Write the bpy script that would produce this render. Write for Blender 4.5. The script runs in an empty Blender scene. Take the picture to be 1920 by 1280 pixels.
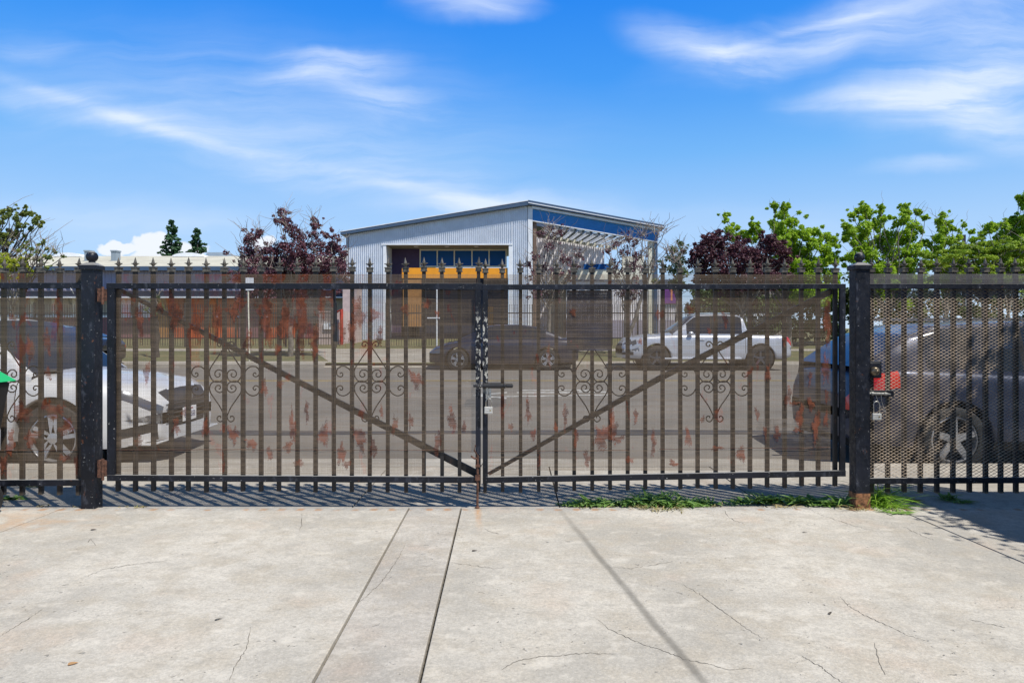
import bpy, bmesh, math, random
from math import sin, cos, pi, radians, sqrt
from mathutils import Vector, Matrix
random.seed(7)
SC = bpy.context.scene
COL = SC.collection

# ------------------------------------------------------------------ camera, sky, sun, exposure
CZ = 1.298; F = 1280.0; HY = 615.0; DF = 4.96
cam = bpy.data.cameras.new('camera'); camo = bpy.data.objects.new('camera', cam); COL.objects.link(camo)
camo.location = (0, 0, CZ); camo.rotation_euler = (radians(90), 0, 0)
cam.sensor_width = 36; cam.lens = 24; cam.shift_y = -25/1920; cam.clip_start = 0.05; cam.clip_end = 3000
SC.camera = camo
SC.view_settings.view_transform = 'Standard'; SC.view_settings.look = 'None'
SC.view_settings.exposure = 0.12; SC.view_settings.gamma = 1
AZ = radians(48); EL = radians(58)
SUN = Vector((cos(EL)*sin(AZ), -cos(EL)*cos(AZ), sin(EL)))
sl = bpy.data.lights.new('sun', 'SUN'); sl.energy = 5.0; sl.angle = radians(.5); sl.color = (1, .965, .90)
so = bpy.data.objects.new('sun', sl); COL.objects.link(so); so.rotation_euler = SUN.to_track_quat('Z', 'Y').to_euler()

def P(px, py, D): return Vector(((px-960)*D/F, D, CZ+(HY-py)*D/F))
def fx(px): return (px-960)*DF/F
def fz(py): return CZ+(HY-py)*DF/F

world = bpy.data.worlds.new('World'); SC.world = world; world.use_nodes = True
def build_world():
    nt = world.node_tree; N = nt.nodes; L = nt.links; N.clear()
    out = N.new('ShaderNodeOutputWorld'); bg = N.new('ShaderNodeBackground'); bg.inputs[1].default_value = 0.1
    L.new(bg.outputs[0], out.inputs[0])
    sky = N.new('ShaderNodeTexSky'); sky.sky_type = 'NISHITA'; sky.sun_disc = False
    sky.sun_elevation = EL; sky.sun_rotation = pi-AZ; sky.air_density = 1.0; sky.dust_density = 0.3; sky.ozone_density = 2.5
    hs = N.new('ShaderNodeHueSaturation'); hs.inputs['Saturation'].default_value = 1.18; hs.inputs['Value'].default_value = 1.3
    L.new(sky.outputs[0], hs.inputs['Color'])
    tc = N.new('ShaderNodeTexCoord'); sep = N.new('ShaderNodeSeparateXYZ'); L.new(tc.outputs['Generated'], sep.inputs[0])
    def m(op, a, b=None, c=None):
        n = N.new('ShaderNodeMath'); n.operation = op
        for i, v in enumerate((a, b, c)):
            if v is None: continue
            if isinstance(v, (int, float)): n.inputs[i].default_value = v
            else: L.new(v, n.inputs[i])
        return n.outputs[0]
    yy = m('MAXIMUM', sep.outputs[1], .02)
    u = m('DIVIDE', sep.outputs[0], yy); v = m('DIVIDE', sep.outputs[2], yy)
    cb = N.new('ShaderNodeCombineXYZ'); L.new(u, cb.inputs[0]); L.new(v, cb.inputs[1])
    def vm(op, a, b):
        n = N.new('ShaderNodeVectorMath'); n.operation = op
        for i, x in enumerate((a, b)):
            if isinstance(x, tuple): n.inputs[i].default_value = x
            else: L.new(x, n.inputs[i])
        return n.outputs[0]
    def noise(vec, scale, detail, rough=.5, dist=0):
        n = N.new('ShaderNodeTexNoise'); n.inputs['Scale'].default_value = scale; n.inputs['Detail'].default_value = detail
        n.inputs['Roughness'].default_value = rough; n.inputs['Distortion'].default_value = dist
        L.new(vec, n.inputs['Vector']); return n
    def warp(scale, amp, det=3):
        n = noise(cb.outputs[0], scale, det)
        return vm('ADD', cb.outputs[0], vm('MULTIPLY', vm('SUBTRACT', n.outputs['Color'], (.5, .5, .5)), (amp, amp*.6, 0)))
    w1 = warp(4.5, .14, 8); w2 = warp(26, .06, 8)
    def blob(vec, cx, cy, a, b, ang, s, inner=0.0):
        mp = N.new('ShaderNodeMapping'); mp.vector_type = 'TEXTURE'
        mp.inputs['Location'].default_value = ((cx-960)/F, (HY-cy)/F, 0)
        mp.inputs['Rotation'].default_value = (0, 0, radians(ang)); mp.inputs['Scale'].default_value = (a/F, b/F, 1)
        L.new(vec, mp.inputs['Vector'])
        ln = N.new('ShaderNodeVectorMath'); ln.operation = 'LENGTH'; L.new(mp.outputs[0], ln.inputs[0])
        mr = N.new('ShaderNodeMapRange'); mr.interpolation_type = 'SMOOTHSTEP'
        mr.inputs['From Min'].default_value = 1.0; mr.inputs['From Max'].default_value = inner
        mr.inputs['To Min'].default_value = 0; mr.inputs['To Max'].default_value = s
        L.new(ln.outputs['Value'], mr.inputs['Value']); return mr.outputs[0]
    W = [(100, 185, 330, 50, -17, .38), (400, 272, 380, 62, -16, .38), (700, 335, 430, 90, -13, .32), (900, 388, 330, 60, -10, .5),
         (520, 215, 800, 230, -8, .34), (610, 128, 190, 52, 5, .85), (715, 192, 170, 42, -6, .62), (880, 10, 170, 52, 0, .9),
         (60, 80, 150, 45, 0, .36), (220, 405, 420, 55, -3, .42), (1320, 90, 220, 75, -14, .72), (1500, 75, 400, 80, 14, .42),
         (1720, 20, 420, 110, 15, .55), (1880, 110, 360, 150, 24, .72), (1790, 175, 400, 80, 3, .5), (1890, 250, 300, 75, -12, .85),
         (1640, 190, 230, 30, 0, .35), (1745, 315, 170, 26, 2, .42), (1050, 400, 320, 60, -3, .36), (1480, 420, 400, 60, 0, .2)]
    tot = None
    for a in W:
        o = blob(w1, *a); tot = o if tot is None else m('ADD', tot, o)
    w3 = warp(3, .03, 3)
    for a in ((230, 218, 420, 20, -17, .34), (620, 318, 420, 22, -12, .30), (860, 372, 260, 20, -10, .30), (1500, 60, 260, 14, 14, .3), (1700, 200, 300, 12, 2, .3)): tot = m('ADD', tot, blob(w3, *a))
    mp = N.new('ShaderNodeMapping'); mp.inputs['Rotation'].default_value = (0, 0, radians(9)); mp.inputs['Scale'].default_value = (2.0, 15, 1)
    L.new(w1, mp.inputs['Vector'])
    st = noise(mp.outputs[0], 1.5, 8, .6, .35)
    stm = N.new('ShaderNodeMapRange'); stm.inputs['From Min'].default_value = .34; stm.inputs['From Max'].default_value = .66
    stm.inputs['To Min'].default_value = .28; stm.inputs['To Max'].default_value = 1.0; L.new(st.outputs['Fac'], stm.inputs['Value'])
    cir = m('MINIMUM', m('MULTIPLY', tot, stm.outputs[0]), .93)
    Cu = [(280, 456, 60, 30, 10, 1.2), (218, 466, 50, 16, 4, 1.0), (300, 482, 90, 22, 0, 1.2), (492, 452, 30, 22, 0, .9), (345, 470, 60, 26, 0, .9)]
    ct = None
    for a in Cu:
        o = blob(w2, *a, .35); ct = o if ct is None else m('MAXIMUM', ct, o)
    cr = N.new('ShaderNodeMapRange'); cr.interpolation_type = 'SMOOTHSTEP'
    cr.inputs['From Min'].default_value = .25; cr.inputs['From Max'].default_value = .8; L.new(ct, cr.inputs['Value'])
    mask = m('MAXIMUM', cir, m('MULTIPLY', cr.outputs[0], .97))
    front = m('GREATER_THAN', sep.outputs[1], .03)
    mask = m('MULTIPLY', mask, front); cmask = m('MULTIPLY', cr.outputs[0], front)
    cr0 = N.new('ShaderNodeValToRGB'); L.new(sep.outputs[2], cr0.inputs[0]); el = cr0.color_ramp.elements
    stops = [(0, (5.6, 7.5, 9.9)), (.137, (4.0, 6.4, 9.9)), (.24, (1.8, 4.9, 9.8)), (.34, (.55, 3.4, 9.7)), (.43, (.18, 2.6, 9.4)), (.55, (.25, .9, 2.4)), (1, (.45, .7, 1.2))]
    while len(el) < len(stops): el.new(.5)
    for e, (p, c) in zip(el, stops): e.position = p; e.color = (*[x/10 for x in c], 1)
    scl = N.new('ShaderNodeVectorMath'); scl.operation = 'SCALE'; L.new(cr0.outputs[0], scl.inputs[0]); scl.inputs['Scale'].default_value = 9.3
    mx0 = N.new('ShaderNodeMix'); mx0.data_type = 'RGBA'; mx0.inputs[0].default_value = .88; L.new(hs.outputs[0], mx0.inputs[6]); L.new(scl.outputs[0], mx0.inputs[7])
    mx = N.new('ShaderNodeMix'); mx.data_type = 'RGBA'; L.new(mask, mx.inputs[0]); L.new(mx0.outputs[2], mx.inputs[6])
    mx.inputs[7].default_value = (7.2, 8.2, 9.9, 1)
    mc = N.new('ShaderNodeMix'); mc.data_type = 'RGBA'; L.new(cmask, mc.inputs[0]); L.new(mx.outputs[2], mc.inputs[6]); mc.inputs[7].default_value = (8.2, 8.7, 9.6, 1)
    L.new(mc.outputs[2], bg.inputs[0])
build_world()

# ------------------------------------------------------------------ mesh helpers
def tag(o, label=None, cat=None, group=None, kind=None):
    if label: o['label'] = label
    if cat: o['category'] = cat
    if group: o['group'] = group
    if kind: o['kind'] = kind
    return o
def empty(name, loc, label, cat, group=None, rz=0):
    o = bpy.data.objects.new(name, None); COL.objects.link(o); o.location = loc; o.rotation_euler = (0, 0, rz); o.empty_display_size = .1
    return tag(o, label, cat, group)
class MB:
    def __init__(s): s.v = []; s.f = []; s.m = []
    def quad(s, *ps, mi=0):
        n = len(s.v); s.v += [tuple(p) for p in ps]; s.f.append(tuple(range(n, n+len(ps)))); s.m.append(mi); return s
    def box(s, x0, x1, y0, y1, z0, z1, mi=0):
        n = len(s.v)
        s.v += [(x, y, z) for z in (z0, z1) for y in (y0, y1) for x in (x0, x1)]
        for f in ((0, 2, 3, 1), (4, 5, 7, 6), (0, 1, 5, 4), (2, 6, 7, 3), (0, 4, 6, 2), (1, 3, 7, 5)):
            s.f.append(tuple(n+i for i in f)); s.m.append(mi)
        return s
    def prism(s, pts, axis, a, b, mi=0):
        # pts: 2-D polygon; axis 'y' -> (x,z) polygon extruded from y=a to y=b ; 'x' -> (y,z) ; 'z' -> (x,y)
        n = len(s.v); k = len(pts)
        for t in (a, b):
            for p in pts:
                s.v.append((p[0], t, p[1]) if axis == 'y' else (t, p[0], p[1]) if axis == 'x' else (p[0], p[1], t))
        s.f.append(tuple(n+i for i in range(k))); s.f.append(tuple(n+k+i for i in reversed(range(k)))); s.m += [mi, mi]
        for i in range(k):
            j = (i+1) % k; s.f.append((n+i, n+k+i, n+k+j, n+j)); s.m.append(mi)
        return s
    def tube(s, pts, r, n=6, mi=0, caps=True, ph=0):
        pts = [Vector(p) for p in pts]; K = len(pts)
        rr = r if isinstance(r, (list, tuple)) else [r]*K
        base = len(s.v); up = Vector((0, 0, 1))
        d0 = (pts[1]-pts[0]).normalized()
        if abs(d0.z) > .9: up = Vector((0, 1, 0))
        for i, p in enumerate(pts):
            d = (pts[min(i+1, K-1)]-pts[max(i-1, 0)]).normalized()
            a = d.cross(up)
            if a.length < 1e-4: a = d.cross(Vector((1, 0, 0)))
            a.normalize(); b = a.cross(d).normalized()
            for j in range(n):
                t = 2*pi*j/n+ph; s.v.append(tuple(p+(a*cos(t)+b*sin(t))*rr[i]))
        for i in range(K-1):
            for j in range(n):
                k = (j+1) % n
                s.f.append((base+i*n+j, base+i*n+k, base+(i+1)*n+k, base+(i+1)*n+j)); s.m.append(mi)
        if caps:
            s.f.append(tuple(base+j for j in reversed(range(n)))); s.f.append(tuple(base+(K-1)*n+j for j in range(n))); s.m += [mi, mi]
        return s
    def lathe(s, prof, c=(0, 0, 0), n=20, axis='z', mi=0):
        base = len(s.v); c = Vector(c)
        for r, h in prof:
            for j in range(n):
                t = 2*pi*j/n
                p = Vector((r*cos(t), r*sin(t), h)) if axis == 'z' else Vector((r*cos(t), h, r*sin(t))) if axis == 'y' else Vector((h, r*cos(t), r*sin(t)))
                s.v.append(tuple(c+p))
        for i in range(len(prof)-1):
            for j in range(n):
                k = (j+1) % n; s.f.append((base+i*n+j, base+i*n+k, base+(i+1)*n+k, base+(i+1)*n+j)); s.m.append(mi)
        return s
    def xf(s, M):
        s.v = [tuple(M @ Vector(p)) for p in s.v]; return s
    def build(s, name, mat, parent=None, smooth=False, bevel=0, normals=True):
        me = bpy.data.meshes.new(name); me.from_pydata(s.v, [], s.f)
        mats = mat if isinstance(mat, (list, tuple)) else [mat]
        for x in mats: me.materials.append(x)
        if len(mats) > 1: me.polygons.foreach_set('material_index', s.m)
        if normals:
            bm = bmesh.new(); bm.from_mesh(me); bmesh.ops.recalc_face_normals(bm, faces=bm.faces); bm.to_mesh(me); bm.free()
        if smooth:
            for p in me.polygons: p.use_smooth = True
        o = bpy.data.objects.new(name, me); COL.objects.link(o)
        if parent: o.parent = parent
        if bevel:
            b = o.modifiers.new('bevel', 'BEVEL'); b.width = bevel; b.segments = 2; b.limit_method = 'ANGLE'
        return o
def offset(o, root):  # children whose mesh is in world coordinates
    o.parent = root; o.matrix_parent_inverse = Matrix.Translation(root.location).inverted(); return o
def copy_tree(o, parent=None):
    c = o.copy(); COL.objects.link(c)
    if parent: c.parent = parent; c.matrix_parent_inverse = o.matrix_parent_inverse.copy()
    for ch in [k for k in bpy.data.objects if k.parent == o]: copy_tree(ch, c)
    return c

# ------------------------------------------------------------------ materials
class NT:
    def __init__(s, name):
        s.mat = bpy.data.materials.new(name); s.mat.use_nodes = True; s.t = s.mat.node_tree; s.N = s.t.nodes; s.L = s.t.links
        s.b = s.N['Principled BSDF']; s.tc = s.N.new('ShaderNodeTexCoord'); s.o = s.tc.outputs['Object']
        g = s.N.new('ShaderNodeNewGeometry'); s.pos = g.outputs['Position']; s.geo = g
    def put(s, sock, v):
        if isinstance(v, (int, float)): sock.default_value = v
        elif isinstance(v, tuple): sock.default_value = v if len(v) == len(sock.default_value) else v+(1,)
        else: s.L.new(v, sock)
    def noise(s, scale, detail=4, rough=.55, vec=None, sc=None, dist=0):
        vec = vec or s.pos
        if sc: vec = s.map(vec, sc)
        n = s.N.new('ShaderNodeTexNoise'); s.L.new(vec, n.inputs['Vector']); n.inputs['Scale'].default_value = scale
        n.inputs['Detail'].default_value = detail; n.inputs['Roughness'].default_value = rough; n.inputs['Distortion'].default_value = dist
        return n.outputs['Fac']
    def vor(s, scale, vec=None, sc=None, feature='F1'):
        vec = vec or s.pos
        if sc: vec = s.map(vec, sc)
        n = s.N.new('ShaderNodeTexVoronoi'); n.feature = feature; s.L.new(vec, n.inputs['Vector']); n.inputs['Scale'].default_value = scale
        return n.outputs['Distance']
    def map(s, vec, sc=(1, 1, 1), loc=(0, 0, 0), rot=(0, 0, 0)):
        n = s.N.new('ShaderNodeMapping'); n.inputs['Scale'].default_value = sc; n.inputs['Location'].default_value = loc; n.inputs['Rotation'].default_value = rot
        s.L.new(vec, n.inputs['Vector']); return n.outputs[0]
    def xyz(s, vec=None):
        n = s.N.new('ShaderNodeSeparateXYZ'); s.L.new(vec or s.pos, n.inputs[0]); return n.outputs
    def ramp(s, v, a, b, lo=0.0, hi=1.0, smooth=True):
        n = s.N.new('ShaderNodeMapRange'); n.interpolation_type = 'SMOOTHSTEP' if smooth else 'LINEAR'
        for i, x in zip((0, 1, 2, 3, 4), (v, a, b, lo, hi)): s.put(n.inputs[i], x)
        return n.outputs[0]
    def m(s, op, a, b=0.0, c=0.0):
        n = s.N.new('ShaderNodeMath'); n.operation = op; s.put(n.inputs[0], a); s.put(n.inputs[1], b); s.put(n.inputs[2], c); return n.outputs[0]
    def mix(s, f, a, b):
        n = s.N.new('ShaderNodeMix'); n.data_type = 'RGBA'; s.put(n.inputs[0], f); s.put(n.inputs[6], a); s.put(n.inputs[7], b); return n.outputs[2]
    def bump(s, h, dist=.01, strength=.6):
        n = s.N.new('ShaderNodeBump'); s.put(n.inputs['Height'], h); n.inputs['Distance'].default_value = dist; n.inputs['Strength'].default_value = strength
        s.L.new(n.outputs[0], s.b.inputs['Normal'])
    def set(s, **k):
        for a, v in k.items():
            s.put(s.b.inputs[{'col': 'Base Color', 'rough': 'Roughness', 'metal': 'Metallic', 'coat': 'Coat Weight', 'spec': 'Specular IOR Level', 'trans': 'Transmission Weight', 'alpha': 'Alpha'}[a]], v)
        return s.mat
def simple(name, c, rough=.6, metal=0, var=.25, scale=3, coat=0, bump=0):
    n = NT(name); f = n.noise(scale, 5)
    a = tuple(x*(1-var) for x in c); b = tuple(min(1, x*(1+var)) for x in c)
    n.set(col=n.mix(n.ramp(f, .3, .7), a, b), rough=n.ramp(n.noise(scale*2.3), .3, .7, max(0, rough-.08), min(1, rough+.08)), metal=metal, coat=coat)
    if bump: n.bump(n.noise(scale*8, 5), bump, .5)
    return n.mat

def mat_concrete(name, base, stains_and_line=True, dark=0.0):
    pa = .25 if 'smooth' in name else 1.0
    n = NT(name); p = n.pos
    big = n.noise(.9, 5, .6); mid = n.noise(5, 6, .62); fine = n.noise(60, 4, .6); vf = n.noise(240, 2)
    c1 = tuple(x*.76 for x in base); c2 = tuple(min(1, x*1.09) for x in base)
    col = n.mix(n.ramp(big, .36, .64), c1, c2)
    col = n.mix(n.ramp(mid, .42, .68, 0, .75), col, tuple(x*y for x, y in zip(base, (.84, .80, .74))))
    col = n.mix(n.ramp(n.noise(2.2, 4, .5, n.map(p, (1, 1, 1), (5, 3, 0))), .56, .74, 0, .45), col, tuple(x*y for x, y in zip(base, (1.0, .84, .74))))
    col = n.mix(n.ramp(n.noise(1.3, 5, .6, n.map(p, (1, 1, 1), (11, 7, 0))), .52, .72, 0, .5), col, tuple(min(1, x*1.18) for x in base))
    # pits and scaling
    pw = n.N.new('ShaderNodeTexNoise'); n.L.new(p, pw.inputs['Vector']); pw.inputs['Scale'].default_value = 19; pv = n.N.new('ShaderNodeVectorMath'); pv.operation = 'MULTIPLY_ADD'; n.L.new(pw.outputs['Color'], pv.inputs[0]); pv.inputs[1].default_value = (.09, .07, 0); n.L.new(p, pv.inputs[2]); p0 = p; p = pv.outputs[0]
    pit = n.vor(31, n.map(p, (1, 1.2, 1))); sel = n.ramp(n.noise(3.1, 4, .6, n.map(p, (1, 1, 1), (2, 9, 0))), .47, .60)
    sel2 = n.ramp(n.noise(17, 3, .6), .48, .58)
    pm = n.m('MULTIPLY', n.m('MULTIPLY', n.ramp(pit, n.ramp(n.noise(40, 2), .3, .7, .08, .34), .02), sel), sel2)
    pit2 = n.vor(14, n.map(p, (1, 1.3, 1), (3, 1, 0))); pm2 = n.m('MULTIPLY', n.ramp(pit2, .13, .06), n.ramp(n.noise(2.2, 3, .5, n.map(p, (1, 1, 1), (7, 2, 0))), .52, .6))
    pt = n.m('MAXIMUM', pm, pm2)
    col = n.mix(n.m('MULTIPLY', pt, .78*pa), col, tuple(x*.40 for x in base))
    p = p0
    fk_ = n.ramp(n.noise(34, 5, .7, None, (.6, 1.5, 1)), .60, .68); fs = n.ramp(n.noise(1.7, 4, .6, n.map(p, (1, 1, 1), (4, 4, 1))), .46, .60)
    col = n.mix(n.m('MULTIPLY', n.m('MULTIPLY', fk_, fs), .5*pa), col, tuple(x*.45 for x in base))
    # worn scratches along x
    sc = n.noise(9, 5, .75, None, (.5, 2.0, 1)); col = n.mix(n.ramp(sc, .56, .72, 0, .34), col, tuple(x*.5 for x in base))
    col = n.mix(n.ramp(fine, .35, .62, .30, 0), col, tuple(x*.45 for x in base)); col = n.mix(n.ramp(n.noise(150, 3, .7), .48, .66, 0, .34), col, tuple(x*.42 for x in base)); col = n.mix(n.ramp(n.noise(95, 3, .7, n.map(p, (1, 1, 1), (3, 3, 3))), .55, .70, 0, .35), col, tuple(min(1, x*1.35) for x in base))
    sp = n.ramp(n.noise(130, 2, .5), .70, .78, 0, .5); col = n.mix(sp, col, tuple(x*.4 for x in base))
    m2 = n.noise(14, 6, .7, None, (.8, 1.3, 1)); col = n.mix(n.ramp(m2, .50, .66, 0, .34), col, tuple(x*.55 for x in base)); col = n.mix(n.ramp(n.noise(7, 6, .7, n.map(p, (1, 1.2, 1), (8, 8, 8))), .52, .68, 0, .4), col, tuple(min(1, x*1.25) for x in base))
    if stains_and_line:
        X, Y, Z = n.xyz()
        # rust drips under the pickets
        rx = n.ramp(n.m('ABSOLUTE', n.m('SUBTRACT', n.m('FRACT', n.m('MULTIPLY', X, 7.6)), .5)), .30, .08)
        ry = n.ramp(n.m('ABSOLUTE', n.m('SUBTRACT', Y, 4.885)), .05, .012)
        rr = n.m('MULTIPLY', n.m('MULTIPLY', rx, ry), n.ramp(n.noise(4, 3), .44, .58))
        col = n.mix(n.m('MULTIPLY', rr, .75), col, (.42, .20, .07))
        # warm rusty bloom near the left post
        d = n.m('SQRT', n.m('ADD', n.m('POWER', n.m('SUBTRACT', X, -3.25), 2.0), n.m('MULTIPLY', n.m('POWER', n.m('SUBTRACT', Y, 4.55), 2.0), 3.0)))
        col = n.mix(n.m('MULTIPLY', n.ramp(d, .75, .05), n.ramp(mid, .4, .65, 0, .5)), col, (.50, .31, .18))
        d2 = n.m('ABSOLUTE', n.m('SUBTRACT', X, n.m('ADD', -.245, n.m('MULTIPLY', n.m('SUBTRACT', 4.9, Y), .07))))
        col = n.mix(n.m('MULTIPLY', n.m('MULTIPLY', n.ramp(d2, .035, .004), n.ramp(Y, 4.2, 4.9)), n.ramp(fine, .35, .6, .2, .7)), col, (.48, .24, .08))
        # soft dark line running to the gate, fainter towards the fence
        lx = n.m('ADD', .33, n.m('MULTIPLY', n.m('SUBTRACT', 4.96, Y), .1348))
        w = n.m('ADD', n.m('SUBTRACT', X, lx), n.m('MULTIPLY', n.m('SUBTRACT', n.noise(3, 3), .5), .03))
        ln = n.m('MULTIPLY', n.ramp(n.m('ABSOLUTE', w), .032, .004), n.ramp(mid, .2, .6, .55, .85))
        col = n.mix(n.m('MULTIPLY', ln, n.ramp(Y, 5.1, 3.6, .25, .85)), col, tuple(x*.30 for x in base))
        # dirt along the fence line
        col = n.mix(n.m('MULTIPLY', n.ramp(Y, 4.82, 4.95), n.ramp(n.noise(11, 5, .7), .38, .62, .1, .75)), col, tuple(x*.42 for x in base))
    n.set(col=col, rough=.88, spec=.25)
    h = n.m('ADD', n.m('MULTIPLY', fine, .5), n.m('ADD', n.m('MULTIPLY', mid, .8), n.m('MULTIPLY', pt, -1.4)))
    n.bump(h, .006, .7)
    return n.mat
M = {}
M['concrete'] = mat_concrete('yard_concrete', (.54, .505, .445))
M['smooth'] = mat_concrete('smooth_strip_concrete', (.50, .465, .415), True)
M['walk'] = mat_concrete('sidewalk_concrete', (.42, .385, .33), False)
M['kerb'] = mat_concrete('kerb_concrete', (.44, .40, .34), False)
def mat_asphalt():
    n = NT('asphalt'); f = n.noise(180, 3, .6); b = n.noise(.7, 5, .6, None, (.35, 1, 1))
    col = n.mix(n.ramp(b, .3, .7), (.175, .158, .135), (.245, .222, .19)); col = n.mix(n.ramp(f, .3, .7, 0, .5), col, (.07, .068, .065))
    col = n.mix(n.ramp(n.vor(220), .12, .04, 0, .5), col, (.34, .32, .29))
    n.set(col=col, rough=.9); n.bump(f, .004, .6); return n.mat
M['asphalt'] = mat_asphalt()
M['tar'] = simple('tar_seam', (.045, .045, .047), .7, var=.3)
def mat_grass():
    n = NT('dry_grass'); a = n.noise(.5, 5, .6); f = n.noise(16, 4, .7)
    col = n.mix(n.ramp(a, .36, .62), (.15, .135, .055), (.075, .10, .03)); col = n.mix(n.ramp(f, .3, .7, 0, .6), col, (.24, .20, .10))
    n.set(col=col, rough=.95); n.bump(f, .06, .8); return n.mat
M['lawn'] = mat_grass()
M['earth'] = simple('dark_earth', (.045, .04, .034), .95, var=.5, scale=30, bump=.01)
M['grit'] = simple('joint_grit', (.10, .088, .07), .95, var=.6, scale=60, bump=.01)
M['crackfill'] = simple('crack_dirt', (.15, .135, .115), .95, var=.5, scale=25)
def mat_black(name='weathered_black_paint', amt=.5, rust=.0, peel=0.0):
    n = NT(name); X, Y, Z = n.xyz()
    base = n.mix(n.ramp(n.noise(6, 5), .3, .7), (.004, .005, .008), (.011, .013, .021))
    dust = n.ramp(n.noise(22, 6, .7, None, (1, 1, .45)), .53, .72, 0, amt*.7); col = n.mix(dust, base, (.10, .11, .14))
    col = n.mix(n.ramp(n.noise(55, 4, .7), .655, .70, 0, .8), col, (.42, .42, .42))
    col = n.mix(n.ramp(n.noise(17, 5, .7, n.map(n.pos, (1, 1, 1), (4, 4, 4))), .66-rust*.2, .74-rust*.2, 0, .85), col, (.20, .075, .03))
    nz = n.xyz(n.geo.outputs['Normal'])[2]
    if peel:
        zz = n.ramp(n.m('ABSOLUTE', n.m('SUBTRACT', Z, 1.13)), .36, .18)
        pk = n.m('MULTIPLY', n.ramp(n.noise(46, 5, .75, None, (1, 1, .55)), .54, .58), zz)
        col = n.mix(pk, col, (.50, .48, .42))
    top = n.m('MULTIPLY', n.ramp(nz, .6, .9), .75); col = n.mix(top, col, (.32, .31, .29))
    n.set(col=col, rough=n.ramp(n.noise(30, 3), .3, .7, .35, .6), spec=.32); n.bump(n.noise(70, 5, .7), .0015, .6)
    return n.mat
M['black'] = mat_black(); M['post'] = mat_black('post_black_paint', .62, .15); M['stile'] = mat_black('peeling_black_paint', .5, .2, 1.0)
def mat_picket():
    n = NT('picket_paint'); Z = n.xyz()[2]
    col = n.mix(n.ramp(n.noise(9, 5, .6), .35, .65), (.007, .006, .006), (.018, .015, .013))
    col = n.mix(n.ramp(n.noise(26, 5, .7, None, (1, 1, .35)), .55, .70, 0, .5), col, (.11, .05, .03))
    col = n.mix(n.m('MULTIPLY', n.ramp(Z, .115, .085), .8), col, (.26, .20, .13))
    n.set(col=col, rough=.6); n.bump(n.noise(80, 4), .001, .5); return n.mat
M['picket'] = mat_picket()
M['finial'] = simple('finial_cast_iron', (.085, .075, .058), .5, var=.7, scale=40)
M['scroll'] = simple('scroll_iron', (.014, .012, .011), .6, var=.5, scale=20)
def mat_wire(name, base, rustamt=1.0):
    n = NT(name); X, Y, Z = n.xyz()
    base_c = n.mix(n.ramp(n.noise(2.5, 5, .6, None, (1, 1, 4)), .3, .7), tuple(x*.72 for x in base), tuple(x*1.2 for x in base))
    # rust in upright patches, thickest between some of the pickets
    a = n.noise(5.0, 5, .62, None, (1.55, 1, .62), .4)
    zone = n.m('MULTIPLY', n.m('MULTIPLY', n.ramp(X, -3.0, -2.3), n.ramp(X, -.6, -1.1)), n.ramp(Z, .85, 1.2))
    low = n.ramp(X, -3.1, -3.4)
    thr = n.m('SUBTRACT', .63, n.m('ADD', n.m('MULTIPLY', zone, .10), n.m('MULTIPLY', low, .05)))
    rf = n.m('MULTIPLY', n.ramp(n.m('SUBTRACT', a, thr), 0.0, .035), rustamt)
    rc = n.mix(n.ramp(n.noise(30, 4), .3, .7), (.36, .10, .035), (.20, .055, .03))
    col = n.mix(n.m('MULTIPLY', rf, .9), base_c, rc)
    n.set(col=col, rough=.75, spec=.3); return n.mat
M['wire'] = mat_wire('fine_screen_wire', (.215, .16, .11))
M['wire_grey'] = mat_wire('grey_screen_wire', (.19, .18, .18), .25)
M['wire_dark'] = mat_wire('overlapped_screen_wire', (.050, .055, .085), .35); M['wire_rust'] = simple('rust_clogged_wire', (.16, .050, .024), .9, var=.6, scale=14)
M['expanded'] = simple('rusty_expanded_metal', (.36, .28, .20), .7, var=.5, scale=7)
M['rust'] = simple('rust', (.10, .045, .028), .85, var=.6, scale=50, bump=.002)
M['steel'] = simple('worn_steel', (.42, .41, .38), .42, .8, var=.3, scale=60)
M['padlock'] = simple('padlock_steel', (.62, .60, .55), .4, .35, var=.15, scale=80)
M['brass'] = simple('brass', (.45, .33, .14), .4, .9)
M['rubber'] = simple('rubber', (.018, .018, .018), .8, var=.4, scale=30)
M['plastic_black'] = simple('black_plastic', (.02, .02, .021), .5)
M['rim'] = simple('alloy', (.50, .50, .51), .35, .7, var=.08)
M['rimdark'] = simple('dark_alloy', (.12, .12, .13), .35, .7)
M['well'] = simple('wheel_well', (.010, .010, .010), .9)
def mat_glass(name='car_glass', c=(.014, .02, .03)):
    n = NT(name); n.set(col=c, rough=.08, spec=.45); return n.mat
M['glass'] = mat_glass(); M['pillar'] = simple('matt_pillar', (.012, .012, .013), .95)
M['chrome'] = simple('chrome', (.6, .6, .6), .12, 1)
def mat_paint(name, c, metal=.3, rough=.3, coat=.8):
    n = NT(name); f = n.noise(2, 4); n.set(col=n.mix(n.ramp(f, .3, .7), tuple(x*.93 for x in c), c), metal=metal, rough=n.ramp(n.noise(5, 5), .3, .7, rough, rough+.1), coat=coat, spec=.5*min(1, coat+.2)); return n.mat
M['white_paint'] = mat_paint('white_car_paint', (.62, .61, .60), 0, .35)
M['navy_paint'] = mat_paint('navy_car_paint', (.010, .013, .032), .2, .35)
M['blue_paint'] = mat_paint('dark_blue_car_paint', (.030, .038, .068), .25, .32, .4)
M['silver_paint'] = mat_paint('silver_car_paint', (.60, .61, .64), .3, .3)
M['grey_paint'] = mat_paint('graphite_car_paint', (.018, .018, .021), .2, .4)
M['red_lens'] = mat_paint('red_lens', (.55, .02, .01), 0, .15)
M['clear_lens'] = mat_paint('clear_lens', (.10, .105, .12), .3, .15)
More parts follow.
